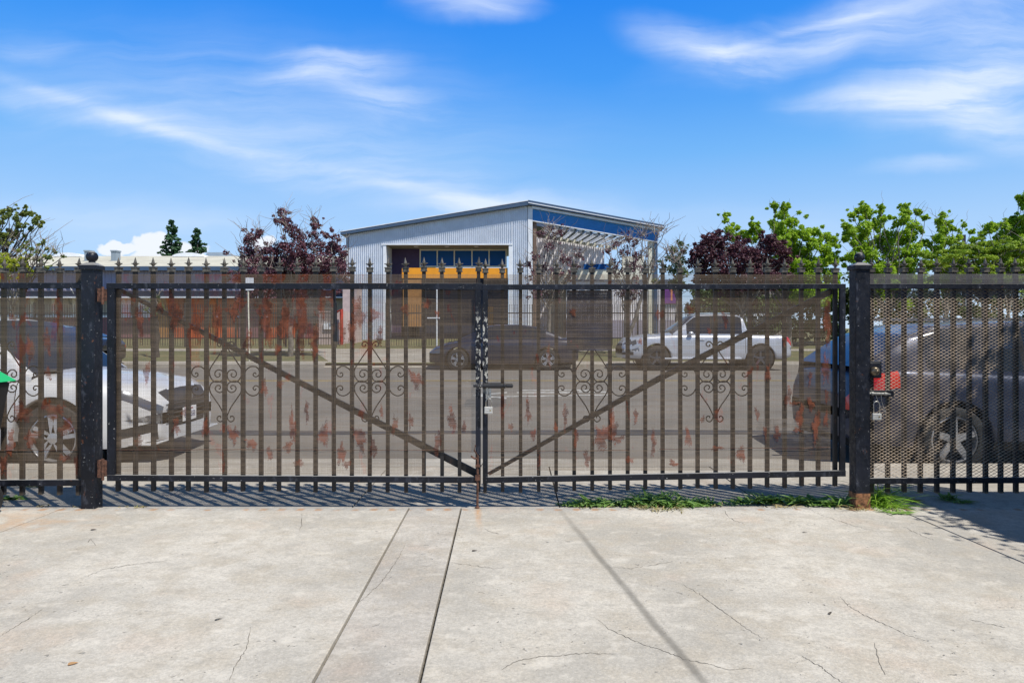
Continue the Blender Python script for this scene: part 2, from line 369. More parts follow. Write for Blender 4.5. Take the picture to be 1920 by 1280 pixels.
def flat(name, c, rough=.6): return simple(name, c, rough, var=.06)

def leafmat(name, a, b, c, trans=.35):
    n = NT(name); f = n.noise(1.3, 4, .6); g = n.noise(9, 3, .6)
    col = n.mix(n.ramp(f, .35, .65), a, b); col = n.mix(n.ramp(g, .5, .72, 0, .7), col, c)
    n.set(col=col, rough=.55, spec=.35)
    tr = n.N.new('ShaderNodeBsdfTranslucent'); n.L.new(col, tr.inputs[0]); mx = n.N.new('ShaderNodeMixShader'); mx.inputs[0].default_value = trans
    n.L.new(n.b.outputs[0], mx.inputs[1]); n.L.new(tr.outputs[0], mx.inputs[2]); n.L.new(mx.outputs[0], n.N['Material Output'].inputs[0]); return n.mat

# ------------------------------------------------------------------ ground, pavement, road
def yz(y): return .0195*(DF-y)
def sheet(name, pts, mat, kind='structure', nx=1):
    mb = MB(); mb.quad(*pts); o = mb.build(name, mat, normals=False); o['kind'] = kind; return o
sheet('ground', [(-900, -300, -.42), (900, -300, -.42), (900, 1500, -.42), (-900, 1500, -.42)], M['lawn'])
sk = .016
def jx(x0, y): return x0+sk*(DF-y)
def slab(x0, x1, y0=-9, y1=DF-.012, g=.006):
    mb = MB(); n0 = len(mb.v)
    for z in (-.14, 0):
        for (x, y) in ((x0, y0), (x1, y0), (x1, y1), (x0, y1)):
            gg = g if x == x0 else -g
            mb.v.append((jx(x, y)+gg, y, yz(y)+z))
    mb.f = [(0, 3, 2, 1), (4, 5, 6, 7), (0, 1, 5, 4), (1, 2, 6, 5), (2, 3, 7, 6), (3, 0, 4, 7)]; mb.m = [0]*6
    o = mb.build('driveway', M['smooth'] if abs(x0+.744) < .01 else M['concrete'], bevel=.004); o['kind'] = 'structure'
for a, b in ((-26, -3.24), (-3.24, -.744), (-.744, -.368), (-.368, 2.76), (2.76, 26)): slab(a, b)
sheet('driveway_joint_bed', [(-26, -9, yz(-9)-.022), (26, -9, yz(-9)-.022), (26, DF, -.022), (-26, DF, -.022)], M['grit'])
def ground_pt(px, py):
    y = (F*(CZ-.0195*DF))/((py-HY)-.0195*F); return Vector(((px-960)*y/F, y, yz(y)))
cracks = [[(1700, 1085), (1190+385, 1118), (1590, 1135), (1625, 1155), (1660, 1170), (1700, 1190), (1735, 1200)][1:],
          [(1278, 1095), (1310, 1112), (1340, 1135), (1365, 1152), (1400, 1178), (1430, 1197)],
          [(1120, 1160), (1140, 1178), (1170, 1192), (1205, 1207), (1250, 1222), (1285, 1236), (1310, 1240), (1370, 1256), (1410, 1252)],
          [(940, 1256), (965, 1240), (1000, 1232), (1050, 1228), (1095, 1224), (1150, 1226)],
          [(852, 1056), (890, 1060), (925, 1066), (945, 1063)], [(1140, 1062), (1180, 1066), (1225, 1058), (1260, 1053)],
          [(1358, 956), (1366, 968), (1378, 976), (1394, 981)], [(1516, 954), (1550, 969), (1600, 985), (1660, 1000)],
          [(1690, 985), (1710, 995), (1750, 1012)], [(1640, 1205), (1648, 1240), (1660, 1265)], [(470, 1175), (462, 1215), (440, 1250), (430, 1275)],
          [(565, 962), (566, 985), (561, 995)], [(905, 990), (925, 998), (955, 1002)], [(180, 1022), (170, 1010), (165, 1017)],
          [(0, 1192), (40, 1168), (80, 1142)], [(150, 1085), (200, 1065), (250, 1058), (320, 1050)], [(1815, 1160), (1850, 1168), (1885, 1176)],
          [(1500, 1228), (1540, 1250), (1580, 1280)], [(760, 1022), (738, 1060), (712, 1095), (672, 1130)]]
for i, cr in enumerate(cracks):
    rnd = random.Random(i); pts = []
    for a, b in zip(cr, cr[1:]):
        n = max(3, int((abs(a[0]-b[0])+abs(a[1]-b[1]))/5))
        for k in range(n): pts.append((a[0]+(b[0]-a[0])*k/n+rnd.uniform(-1.3, 1.3), a[1]+(b[1]-a[1])*k/n+rnd.uniform(-1.2, 1.2)))
    pts.append(cr[-1]); g = [ground_pt(*p) for p in pts]; mb = MB(); K = len(g)
    for k, p in enumerate(g):
        d = (g[min(k+1, K-1)]-g[max(k-1, 0)]); q = Vector((-d.y, d.x, 0)).normalized()
        w = (.0005+.0014*sin(pi*(k+.3)/(K+.2))**.6)*rnd.uniform(.35, 1.25)
        mb.v += [tuple(p+q*w+Vector((0, 0, .0012))), tuple(p-q*w+Vector((0, 0, .0012)))]
    mb.f = [(2*k, 2*k+1, 2*k+3, 2*k+2) for k in range(K-1)]; mb.m = [0]*(K-1)
    o = mb.build('driveway_crack', M['crackfill'], normals=False); o['kind'] = 'structure'
# sidewalk, kerb, apron, road
KY = 6.62
mb = MB()
for i in range(-14, 15):
    x = i*1.52+.35; mb.box(x+.005, x+1.515, DF+.02, KY-.16, -.16, -.012 if abs(i % 3) else -.014)
o = mb.build('sidewalk', M['walk'], bevel=.004); o['kind'] = 'structure'
o = MB().box(-26, 26, DF-.06, KY-.1, -.2, -.05).build('sidewalk_joint_bed', M['grit']); o['kind'] = 'structure'
AX0, AX1 = -4.05, 3.45
for a, b in ((-60, AX0), (AX1, 60)):
    o = MB().box(a, b, KY-.155, KY, -.32, -.010).build('kerb', M['kerb'], bevel=.012); o['kind'] = 'structure'
mb = MB(); ys = [KY-.155, KY, KY+.5, KY+1.0]; zs = [-.012, -.03, -.10, -.158]
for a, b in ((AX0, -.3), (-.29, AX1)):
    for i in range(3): mb.quad((a, ys[i], zs[i]), (b, ys[i], zs[i]), (b, ys[i+1], zs[i+1]), (a, ys[i+1], zs[i+1]))
o = mb.build('driveway_apron', M['walk'], normals=False); o['kind'] = 'structure'
prof = [(KY-.02, -.172), (KY+1.0, -.162), (9.5, -.09), (12, -.03), (14.8, 0), (18, -.005), (20.5, -.012), (22.9, -.03)]
mb = MB()
for (y0, z0), (y1, z1) in zip(prof, prof[1:]): mb.quad((-160, y0, z0), (160, y0, z0), (160, y1, z1), (-160, y1, z1))
o = mb.build('road', M['asphalt'], normals=False, smooth=True); o['kind'] = 'structure'
def road_z(y):
    for (y0, z0), (y1, z1) in zip(prof, prof[1:]):
        if y0 <= y <= y1: return z0+(z1-z0)*(y-y0)/(y1-y0)
    return 0
mb = MB(); rnd = random.Random(3)
for k in range(80):
    x0 = -20+k*.5; a = 9.02+.05*sin(k*.7); b = 9.3+.04*sin(k*.45+1)
    x1 = x0+.5; a1 = 9.02+.05*sin((k+1)*.7); b1 = 9.3+.04*sin((k+1)*.45+1)
    mb.quad((x0, a, road_z(a)+.004), (x1, a1, road_z(a1)+.004), (x1, b1, road_z(b1)+.004), (x0, b, road_z(b)+.004))
o = mb.build('road_tar_seam', M['tar'], normals=False); o['kind'] = 'structure'
yel = simple('worn_yellow_paint', (.36, .26, .08), .8, var=.4, scale=12); wht = simple('worn_white_paint', (.42, .41, .38), .8, var=.45, scale=9)
mb = MB()
for a in (16.7, 16.95): mb.quad((-60, a, road_z(a)+.004), (60, a, road_z(a)+.004), (60, a+.1, road_z(a+.1)+.004), (-60, a+.1, road_z(a+.1)+.004))
o = mb.build('road_centre_line', yel, normals=False); o['kind'] = 'structure'
def rmark(pts):
    mb.quad(*[(x, y, road_z(y)+.004) for x, y in pts])
mb = MB()  # faded arrow and bars painted in the lane
rmark([(-.15, 13.0), (1.9, 13.35), (1.9, 13.5), (-.15, 13.2)]); rmark([(-.8, 13.3), (-.1, 12.7), (-.1, 12.95), (-.55, 13.32)]); rmark([(-.8, 13.34), (-.55, 13.34), (-.1, 13.75), (-.1, 14.0)])
rmark([(.1, 13.75), (1.3, 13.75), (1.3, 13.95), (.1, 13.95)]); rmark([(1.35, 13.9), (1.9, 13.8), (1.95, 14.1), (1.4, 14.15)]); rmark([(.2, 14.2), (1.7, 14.25), (1.7, 14.38), (.2, 14.36)])
o = mb.build('road_arrow', wht, normals=False); o['kind'] = 'structure'
for a, b in ((-120, -6.3), (-1.6, 120)):
    o = MB().box(a, b, 22.88, 23.05, -.3, .11).build('far_kerb', M['kerb'], bevel=.02); o['kind'] = 'structure'
def vz(y): return .105+(y-23)*.5/17
mb = MB()
for (y0, z0, y1, z1) in ((23.05, .105, 42, vz(42)), (42, vz(42), 1400, vz(42))):
    mb.quad((-700, y0, z0), (700, y0, z0), (700, y1, z1), (-700, y1, z1))
o = mb.build('grass_verge', M['lawn'], normals=False); o['kind'] = 'structure'
mb = MB(); mb.quad((-6.3, 22.8, -.02), (-1.6, 22.8, -.02), (-1.6, 23.6, vz(23.6)+.004), (-6.3, 23.6, vz(23.6)+.004))
mb.quad((-6.3, 23.6, vz(23.6)+.004), (-1.6, 23.6, vz(23.6)+.004), (-.9, 29.6, vz(29.6)+.004), (-8.6, 29.6, vz(29.6)+.004))
mb.quad((-60, 29.6, vz(29.6)+.008), (30, 29.6, vz(29.6)+.008), (30, 31.2, vz(31.2)+.008), (-60, 31.2, vz(31.2)+.008))
for a, b in ((-60, -6.31), (-1.59, 60)): mb.quad((a, 23.06, .113), (b, 23.06, .113), (b, 23.9, vz(23.9)+.006), (a, 23.9, vz(23.9)+.006))
o = mb.build('far_path', M['walk'], normals=False); o['kind'] = 'structure'
print('ground done')
#@@STRUCT
# ------------------------------------------------------------------ buildings across the street
M['corr'] = simple('corrugated_siding', (.74, .77, .82), .45, .15, var=.05, scale=2)
M['corr2'] = simple('pale_corrugated_wall', (.78, .75, .76), .5, .1, var=.06, scale=2)
M['trimwhite'] = flat('pale_trim', (.78, .80, .83)); M['cream'] = flat('cream_trim', (.74, .70, .56)); M['slate'] = flat('slate_fascia', (.06, .10, .17), .45)
M['bluepanel'] = flat('blue_fascia_panel', (.02, .20, .52), .5); M['purple'] = flat('purple_panel', (.055, .03, .085)); M['orange'] = flat('orange_panel', (.85, .33, .012), .5)
M['slatglow'] = leafmat('translucent_white_slat', (.85, .87, .9), (.8, .83, .88), (.85, .86, .88), .75)
M['navy'] = flat('navy_panel', (.02, .025, .05)); M['brown'] = flat('brown_soffit', (.16, .10, .07)); M['soffit'] = flat('soffit', (.30, .27, .21))
def mat_win():
    n = NT('blue_window_glass'); n.set(col=(.010, .085, .28), rough=.5, spec=.15); return n.mat
M['win'] = mat_win(); M['maroon'] = flat('maroon_wall', (.22, .10, .11)); M['redpanel'] = simple('red_orange_wall', (.46, .10, .03), .7, var=.25, scale=1.2)
M['orange2'] = simple('ochre_wall', (.36, .17, .05), .7, var=.2); M['roofpale'] = simple('pale_membrane_roof', (.50, .475, .385), .8, var=.12, scale=.8)
M['greywall'] = flat('grey_lilac_wall', (.32, .30, .38)); M['iron'] = simple('black_iron', (.02, .02, .022), .5)
BD = 40.0
def B(px): return (px-960)*BD/F
def BZ(py, D=BD): return CZ+(HY-py)*D/F
def slope(x): # underside line of roof at BD
    xr = B(990)
    return BZ(386)-(xr-x)*(BZ(386)-BZ(441))/(xr-B(645)) if x < xr else BZ(386)-(x-xr)*(BZ(386)-BZ(430))/(B(1240)-xr)
def corr(mb, x0, x1, zb, zt, D, per=.119, dep=.075):
    x = x0; base = []
    while x < x1-1e-6:
        for dx, dy in ((0, 0), (.30*per, 0), (.42*per, dep), (.88*per, dep)):
            if x+dx <= x1: base.append((x+dx, D+dy))
        x += per
    base.append((x1, D))
    for (xa, ya), (xb, yb) in zip(base, base[1:]):
        mb.quad((xa, ya, zb(xa)), (xb, yb, zb(xb)), (xb, yb, zt(xb)), (xa, ya, zt(xa)))
hall = empty('school_hall', (B(990), BD, .6), 'corrugated pale blue hall with gabled roof, orange window band and open slatted porch', 'building')
def part(name, mb, mat, root, **k): return offset(mb.build(name, mat, **k), root)
zb0 = lambda x: .5
mb = MB(); xl, xr_, r0, r1, rt = B(650), B(990), B(724), B(954), BZ(459.5)
corr(mb, xl, r0-.18, zb0, lambda x: slope(x), BD); corr(mb, r0-.18, r1+.2, lambda x: rt+.06, lambda x: slope(x), BD); corr(mb, r1+.2, xr_, zb0, lambda x: slope(x), BD)
part('corrugated_wall', mb, M['corr'], hall, normals=False)
mb = MB(); mb.box(xl-.05, xl+.1, BD+.05, 62, .5, slope(xl)); mb.box(xl, r0-.2, BD+.1, BD+.25, .5, slope(xl)-.05); mb.box(B(1000), B(1000)+.2, BD+.1, 46.9, .5, slope(B(1000))-.1)
part('side_wall', mb, M['brown'], hall)
mb = MB(); mb.box(r0-.18, r0, BD-.03, BD+1.95, .5, rt+.06); mb.box(r1, r1+.2, BD-.03, BD+1.95, .5, rt+.06); mb.box(r0-.22, r1+.24, BD-.06, BD-.03, rt+.0, rt+.08)
mb.box(B(990), B(998.5), BD-.04, BD+.3, .5, slope(B(992))-.02)
part('corner_trim', mb, M['trimwhite'], hall)
part('recess_soffit', MB().box(r0, r1, BD, BD+1.95, rt, rt+.05), M['soffit'], hall)
for px in (780, 838, 893):
    part('soffit_light', MB().lathe([(.14, 0), (.14, -.02), (.0, -.02)], ((px-960)*40.7/F, BD+.7, rt-.001), 12), M['trimwhite'], hall)
RD = BD+1.9
def R(px): return (px-960)*RD/F
def RZ(py): return BZ(py, RD)
part('purple_panel', MB().box(r0, R(787.5), RD, RD+.1, .5, rt), M['purple'], hall)
fr = part('window_frame', MB().box(R(787.5), R(950), RD-.06, RD+.02, RZ(470), RZ(467.5)).box(R(787.5), R(950), RD-.06, RD+.02, RZ(501), RZ(498.5)), M['cream'], hall)
xs = [788, 820, 852, 885, 917, 949]
for px in xs: part('mullion', MB().box(R(px)-.035, R(px)+.035, RD-.07, RD+.02, RZ(501.5), RZ(467)), M['cream'], hall)
for a, b in zip(xs, xs[1:]): part('window_pane', MB().box(R(a)+.04, R(b)-.04, RD-.01, RD+.02, RZ(498.5), RZ(470)), M['win'], hall)
part('orange_band', MB().box(B(753), B(952), BD+.12, BD+.3, BZ(521), BZ(501.8)), M['orange'], hall)
mb = MB().box(R(753), R(953), RD, RD+.06, .5, RZ(521))
part('lower_wall', mb, M['navy'], hall)
part('orange_door', MB().box(B(755), B(789), BD+.12, BD+.3, BZ(612), BZ(524)), M['orange2'], hall)
part('orange_door', MB().box(R(905), R(925), RD-.09, RD-.02, RZ(615), RZ(575)), M['orange2'], hall)
# roof with dark gutter line, pale soffit line, blue fascia panel
mb = MB(); e0, e1 = B(641), B(1243)
def rp(x, dz): return (x, slope(x)+dz)
mb.prism([rp(e0, 0), rp(B(990), 0), rp(B(990), .28), rp(e0, .20)], 'y', BD-.35, 66); mb.prism([rp(B(990), .02), rp(e1, 0), rp(e1, .22), rp(B(990), .28)], 'y', BD-.35, BD+.3); mb.prism([rp(B(990), .02), rp(6.4, 0), rp(6.4, .22), rp(B(990), .28)], 'y', 47, 66)
part('roof', mb, M['slate'], hall)
mb = MB(); mb.prism([rp(B(990), .10), rp(e1, .07), rp(e1, .11), rp(B(990), .15)], 'y', BD-.38, BD-.34); mb.prism([rp(e0, .16), rp(B(990), .23), rp(B(990), .28), rp(e0, .20)], 'y', BD-.37, BD-.34)
mb.prism([rp(B(998), -.13), rp(B(1236), -.13), rp(B(1236), 0), rp(B(998), .0)], 'y', BD-.2, BD+.02)
part('gutter', mb, M['trimwhite'], hall)
mb = MB(); mb.prism([(B(998.5), BZ(413.5)), (B(1233), BZ(453)), rp(B(1233), -.13), rp(B(998.5), -.13)], 'y', BD-.02, BD+.15)
part('blue_fascia', mb, M['bluepanel'], hall)
mb = MB(); mb.prism([(B(998.5), BZ(415)), (B(1233), BZ(454.5)), (B(1233), BZ(452.8)), (B(998.5), BZ(413.3))], 'y', BD-.05, BD+.2)
part('fascia_rail', mb, M['trimwhite'], hall)
def beamz(x): return BZ(413.5)+(x-B(998.5))*(BZ(453)-BZ(413.5))/(B(1233)-B(998.5))
for k in range(15):
    x = B(1030)+k*.462
    if x > B(1190): break
    for x0_, x1_, mt, d_ in ((x-.10, x+.10, 'slatglow', 0), (x+.102, x+.24, 'slate', .03)):
        mb = MB(); z_ = beamz(x)-.20
        mb.prism([(BD+.15, z_+d_), (46.8, z_+.42+d_), (46.8, z_+.54+d_), (BD+.15, z_+.12+d_)], 'x', x0_, x1_); part('porch_slat', mb, M[mt], hall)
mb = MB()
for x in [B(1030)+k*.462 for k in range(11)]: mb.box(x+.04, x+.42, 46.82, 46.9, beamz(x)+.02, beamz(x)+.24)
part('slat_beam', mb, M['cream'], hall)
def wz(x): return beamz(x)+.05
mb = MB(); corr(mb, 1.3, 6.35, lambda x: BZ(505, 47), lambda x: wz(x), 47, .16, .05); corr(mb, 1.3, 2.6, lambda x: .5, lambda x: BZ(505, 47), 47, .16, .05)
part('porch_wall', mb, M['corr2'], hall, normals=False)
mb = MB().box(2.6, 9.1, 47, 47.3, .5, BZ(505, 47)).box(7.6, 9.1, 47.0, 47.3, BZ(505, 47), BZ(480, 47))
part('low_wall', mb, M['cream'], hall)
w = part('porch_window', MB().box((1093-960)*47/F, (1142-960)*47/F, 46.95, 47.0, BZ(505, 47), BZ(495, 47)), M['win'], hall)
part('porch_column', MB().box(B(1217), B(1226), BD+.1, BD+.5, .5, BZ(452)), M['cream'], hall)
part('porch_column', MB().box(B(1226.5), B(1233), BD+.0, BD+.5, .5, BZ(452)), M['slate'], hall)
# low annex behind the porch
annex = empty('school_annex', (8.5, 44, .6), 'low white corrugated annex with lilac base right of the hall porch', 'building')
mb = MB(); corr(mb, 3.5, (1273-960)*44/F, lambda x: BZ(600, 44), lambda x: BZ(527, 44), 44, .13, .04); part('corrugated_wall', mb, M['corr2'], annex, normals=False)
part('base_wall', MB().box(3.5, (1273-960)*44/F, 43.97, 46, .5, BZ(600, 44)), M['greywall'], annex)
part('roof', MB().box(3.4, (1275-960)*44/F, 43.9, 46.9, BZ(527, 44), BZ(524, 44)), M['slate'], annex)
bn = empty('number_banner', ((1259-960)*43.9/F, 43.9, 2.2), 'small purple banner with orange number 1 on the white annex wall', 'banner')
part('banner_cloth', MB().box((1245-960)*43.9/F, (1272-960)*43.9/F, 43.88, 43.92, BZ(569, 43.9), BZ(539, 43.9)), flat('purple_cloth', (.17, .04, .24)), bn)
def text(s, loc, size, mat, parent, name='lettering', rot=(pi/2, 0, 0), ext=.004):
    c = bpy.data.curves.new(name, 'FONT'); c.body = s; c.size = size; c.extrude = ext; c.align_x = 'CENTER'; c.align_y = 'CENTER'
    o = bpy.data.objects.new('tmp', c); COL.objects.link(o); bpy.context.view_layer.update()
    me = bpy.data.meshes.new_from_object(o.evaluated_get(bpy.context.evaluated_depsgraph_get())); bpy.data.objects.remove(o)
    me.materials.clear(); me.materials.append(mat); q = bpy.data.objects.new(name, me); COL.objects.link(q); q.rotation_euler = rot; q.location = loc
    if parent: q.parent = parent; q.matrix_parent_inverse = Matrix.Translation(parent.location).inverted() if parent.location.length else Matrix()
    return q
text('1', ((1259-960)*43.9/F, 43.87, BZ(554, 43.9)), 1.05, flat('orange_print', (.8, .30, .14)), bn)
# long school building on the left
sch = empty('classroom_block', (-22, 42, .6), 'long low classroom block with pale roof, dark canopy and maroon wall', 'building')
SD = 42.0
def S(px, D=SD): return (px-960)*D/F
xa, xb = -48, S(652)
mb = MB(); mb.prism([(SD-.3, BZ(500, SD)), (SD+9, BZ(480, SD+9)), (SD+9, BZ(480, SD+9)-.3), (SD-.3, BZ(504, SD))], 'x', xa, xb); part('roof', mb, M['roofpale'], sch)
part('gutter', MB().box(xa, xb, SD-.45, SD-.3, BZ(508, SD), BZ(500.5, SD)), M['slate'], sch)
mb = MB(); corr(mb, xa, xb, lambda x: BZ(556, SD), lambda x: BZ(504, SD), SD, .4, .05); part('upper_wall', mb, M['greywall'], sch, normals=False)
part('canopy', MB().box(xa, xb, 41.2, SD, BZ(556, 41.2), BZ(545, 41.2)), M['navy'], sch)
part('canopy_trim', MB().box(xa, xb, 41.1, 41.22, BZ(558.5, 41.2), BZ(556, 41.2)), M['trimwhite'], sch)
part('lower_wall', MB().box(xa, xb, SD+.02, SD+.3, .4, BZ(595, SD)), M['maroon'], sch)
part('window_sill', MB().box(xa, S(560), SD-.12, SD+.02, BZ(595, SD), BZ(591, SD)), M['trimwhite'], sch)
mb = MB(); mb.box(xa, xb, SD+.1, SD+.2, BZ(595, SD), BZ(556, SD)); part('window_pane', mb, flat('dull_window', (.34, .30, .22), .3), sch)
for px in [-130, -95, -60, -15, 23, 61, 101, 140, 178, 232, 262, 360, 398, 440, 480, 520]:
    part('window_post', MB().box(S(px)-.1, S(px)+.1, SD-.06, SD+.1, BZ(591, SD), BZ(556, SD)), M['cream'], sch)
for (a, b, mt) in ((297, 318, 'orange2'), (320, 336, 'redpanel'), (337, 346, 'redpanel'), (352, 385, 'redpanel'), (388, 407, 'orange2'), (411, 446, 'redpanel'), (450, 500, 'maroon'), (504, 560, 'redpanel')):
    part('wall_panel', MB().box(S(a), S(b), SD-.16, SD+.02, .4, BZ(558, SD)), M[mt], sch)
for (a, b) in ((222, 248), (255, 290)):
    mb = MB(); corr(mb, S(a), S(b), lambda x: BZ(595, SD), lambda x: BZ(557, SD), SD-.15, .25, .04); part('shutter', mb, M['corr2'], sch, normals=False)
for px, w_, h_, D in ((163, 5, 9, 46), (213, 5, 10, 46)):
    part('roof_vent', MB().box(S(px, D)-w_*D/F, S(px, D)+w_*D/F, D, D+.5, BZ(490, D), BZ(490-h_-10, D)).box(S(px, D)-(w_+1)*D/F, S(px, D)+(w_+1)*D/F, D-.04, D+.54, BZ(471.5, D), BZ(469, D)), flat('grey_vent', (.25, .30, .34)), sch)
for a, b in ((100, 152), (322, 382)):
    D = 50; c = S((a+b)/2, D); hw = (b-a)/2*D/F
    pts = [(c+hw*cos(t), BZ(481, D)+.30*sin(t)) for t in [pi*k/10 for k in range(11)]]
    part('skylight_dome', MB().prism(pts, 'y', D, D+2), M['trimwhite'], sch, smooth=False)
part('roof_unit', MB().prism([(S(385, 55), BZ(482, 55)), (S(438, 55), BZ(482, 55)), (S(436, 55), BZ(477, 55)), (S(415, 55), BZ(473, 55)), (S(388, 55), BZ(473, 55))], 'y', 55, 58), flat('pale_unit', (.42, .50, .56)), sch)
# pink service enclosure
en = empty('service_enclosure', (-11, 35, .4), 'pale brick enclosure beside the far driveway, red pipe at its corner', 'enclosure')
def E_(px, D=35): return (px-960)*D/F
part('wall', MB().box(E_(592), E_(641), 35, 36.5, .3, BZ(583, 35)).box(E_(628), E_(655), 36.6, 38, .3, BZ(538, 36)), simple('pale_pink_block', (.50, .40, .38), .8, var=.15, scale=2), en)
part('pipe', MB().tube([(E_(643), 34.7, .3), (E_(643), 34.7, BZ(580, 35)), (E_(630), 34.7, BZ(588, 35))], .09, 8), simple('red_pipe', (.40, .05, .03), .5), en)
part('sign_panel', MB().box(E_(608), E_(632), 34.9, 34.99, BZ(617, 35), BZ(603, 35)), M['trimwhite'], en)
# iron school fence
FD = 32.6
sf = empty('school_fence', (-10, FD, vz(FD)), 'thin black iron bar fence in front of the hall and classrooms', 'fence')
zt, zbm = BZ(587, FD), BZ(634, FD)
x = -42
while x < 10.9:
    x2 = x+2.4
    if not (-8.3 < x+1.2 < -5.9):
        mb = MB(); k = x+.12
        while k < x2-.05: mb.box(k-.011, k+.011, FD-.011, FD+.011, vz(FD)+.08, zt+.42); k += .12
        part('bars', mb, M['iron'], sf)
        part('rail', MB().box(x, x2, FD-.03, FD+.03, zt-.025, zt+.025).box(x, x2, FD-.03, FD+.03, zbm-.025, zbm+.025), M['iron'], sf)
    part('post', MB().box(x-.04, x+.04, FD-.04, FD+.04, vz(FD)-.1, zt+.5), M['iron'], sf)
    x = x2
# street sign and pole
sp = empty('street_sign', P(468, 668, 24.2), 'thin pale post with small white sign plate standing on the verge', 'sign'); q = sp.location.copy(); q.z = vz(24.2); sp.location = q
part('pole', MB().tube([(q.x, 24.2, q.z-.2), (q.x-.06, 24.2, BZ(520, 24.2))], .028, 8), M['cream'], sp)
part('sign_plate', MB().box(q.x-.22, q.x+.16, 24.15, 24.17, BZ(531, 24.2), BZ(521, 24.2)), M['trimwhite'], sp)
part('bracket', MB().box(q.x-.2, q.x+.15, 24.16, 24.2, BZ(544, 24.2), BZ(541.5, 24.2)), M['trimwhite'], sp)
fp = empty('slim_pole', (E_(819, 31.9), 31.9, vz(31.9)), 'slim white pole with cross arm near the orange door', 'pole')
part('shaft', MB().tube([(fp.location.x, 31.9, .3), (fp.location.x, 31.9, BZ(540, 31.9))], .03, 8), M['trimwhite'], fp)
part('cross_arm', MB().box(E_(801, 31.9), E_(825, 31.9), 31.85, 31.9, BZ(597, 31.9), BZ(595, 31.9)), M['trimwhite'], fp)
lp = empty('light_pole', (E_(1809, 60), 60, vz(42)), 'dark square topped light pole rising between the green trees', 'pole')
part('shaft', MB().box(E_(1806.5, 60), E_(1811, 60), 60, 60.2, .5, BZ(440, 60)), M['iron'], lp)
part('arm', MB().box(E_(1801, 60), E_(1808, 60), 59.95, 60.15, BZ(444, 60), BZ(441, 60)), M['iron'], lp)
# house with porch far right
hs_ = empty('porch_house', (20, 58, .6), 'small pale house with white porch posts seen past the silver car', 'house'); HD = 58
def H_(px): return (px-960)*HD/F
part('wall', MB().box(H_(1370), H_(1500), HD+2, HD+9, .5, BZ(548, HD)), flat('tan_siding', (.34, .30, .24)), hs_)
part('roof', MB().prism([(HD-.3, BZ(556, HD)), (HD+5, BZ(528, HD+5)), (HD+10, BZ(556, HD)), (HD+10, BZ(558, HD)), (HD-.3, BZ(558, HD))], 'x', H_(1365), H_(1505)), flat('brown_shingles', (.13, .11, .10), .8), hs_)
for px in (1382, 1400, 1420, 1440): part('porch_post', MB().box(H_(px)-.1, H_(px)+.1, HD, HD+.2, .5, BZ(558, HD)), M['trimwhite'], hs_)
part('porch_rail', MB().box(H_(1380), H_(1445), HD-.02, HD+.05, BZ(592, HD), BZ(586, HD)), M['trimwhite'], hs_)
part('door', MB().box(H_(1405), H_(1415), HD+1.94, HD+2, .5, BZ(563, HD)), M['maroon'], hs_)
part('window', MB().box(H_(1425), H_(1440), HD+1.94, HD+2, BZ(588, HD), BZ(566, HD)), M['win'], hs_)
h2 = empty('grey_shed', (8, 70, .6), 'distant grey and tan house glimpsed beyond the annex', 'house'); HD = 66
part('wall', MB().box(H_(1285)*66/58, H_(1340)*66/58, 66, 74, .5, BZ(575, 66)), flat('tan_wall', (.38, .33, .27)), h2)
part('roof', MB().prism([(65.6, BZ(576, 66)), (70, BZ(552, 70)), (74.4, BZ(576, 66))], 'x', H_(1282)*66/58, H_(1344)*66/58), flat('grey_roof', (.16, .15, .15), .8), h2)
# neighbour's wall on the right of the yard: outside the picture, it throws the shade across the right fence
nb = empty('unseen_shade_garage', (5.6, 0, 0), 'stucco garage wall beside the yard just outside the picture', 'garage')
part('wall', MB().box(4.50, 9, -6, 4.15, -.1, 2.95), simple('stucco', (.45, .42, .36), .9), nb); part('roof', MB().box(4.47, 9.1, -6.1, 4.2, 2.95, 3.05), M['slate'], nb)
rnd = random.Random(8); vb = MB(); M['dapple'] = simple('dapple_leaf', (.06, .12, .03), .6, var=.4)  # leaves added along the unseen eave to dapple the edge of its shade
for k in range(70):
    c = Vector((4.50-abs(rnd.gauss(0, .10)), rnd.uniform(.5, 4.2), 2.98+rnd.gauss(0, .10)))
    for _ in range(16):
        p = c+Vector((rnd.gauss(0, .09), rnd.gauss(0, .10), rnd.gauss(0, .07))); a = Vector((rnd.gauss(0, 1), rnd.gauss(0, 1), rnd.gauss(0, 1))).normalized(); b_ = a.cross(Vector((0, 0, 1))).normalized()
        vb.quad(p-a*.03, p+b_*.022, p+a*.03, p-b_*.022)
part('dapple_leaves', vb, M['dapple'], nb, normals=False)
print('struct done')
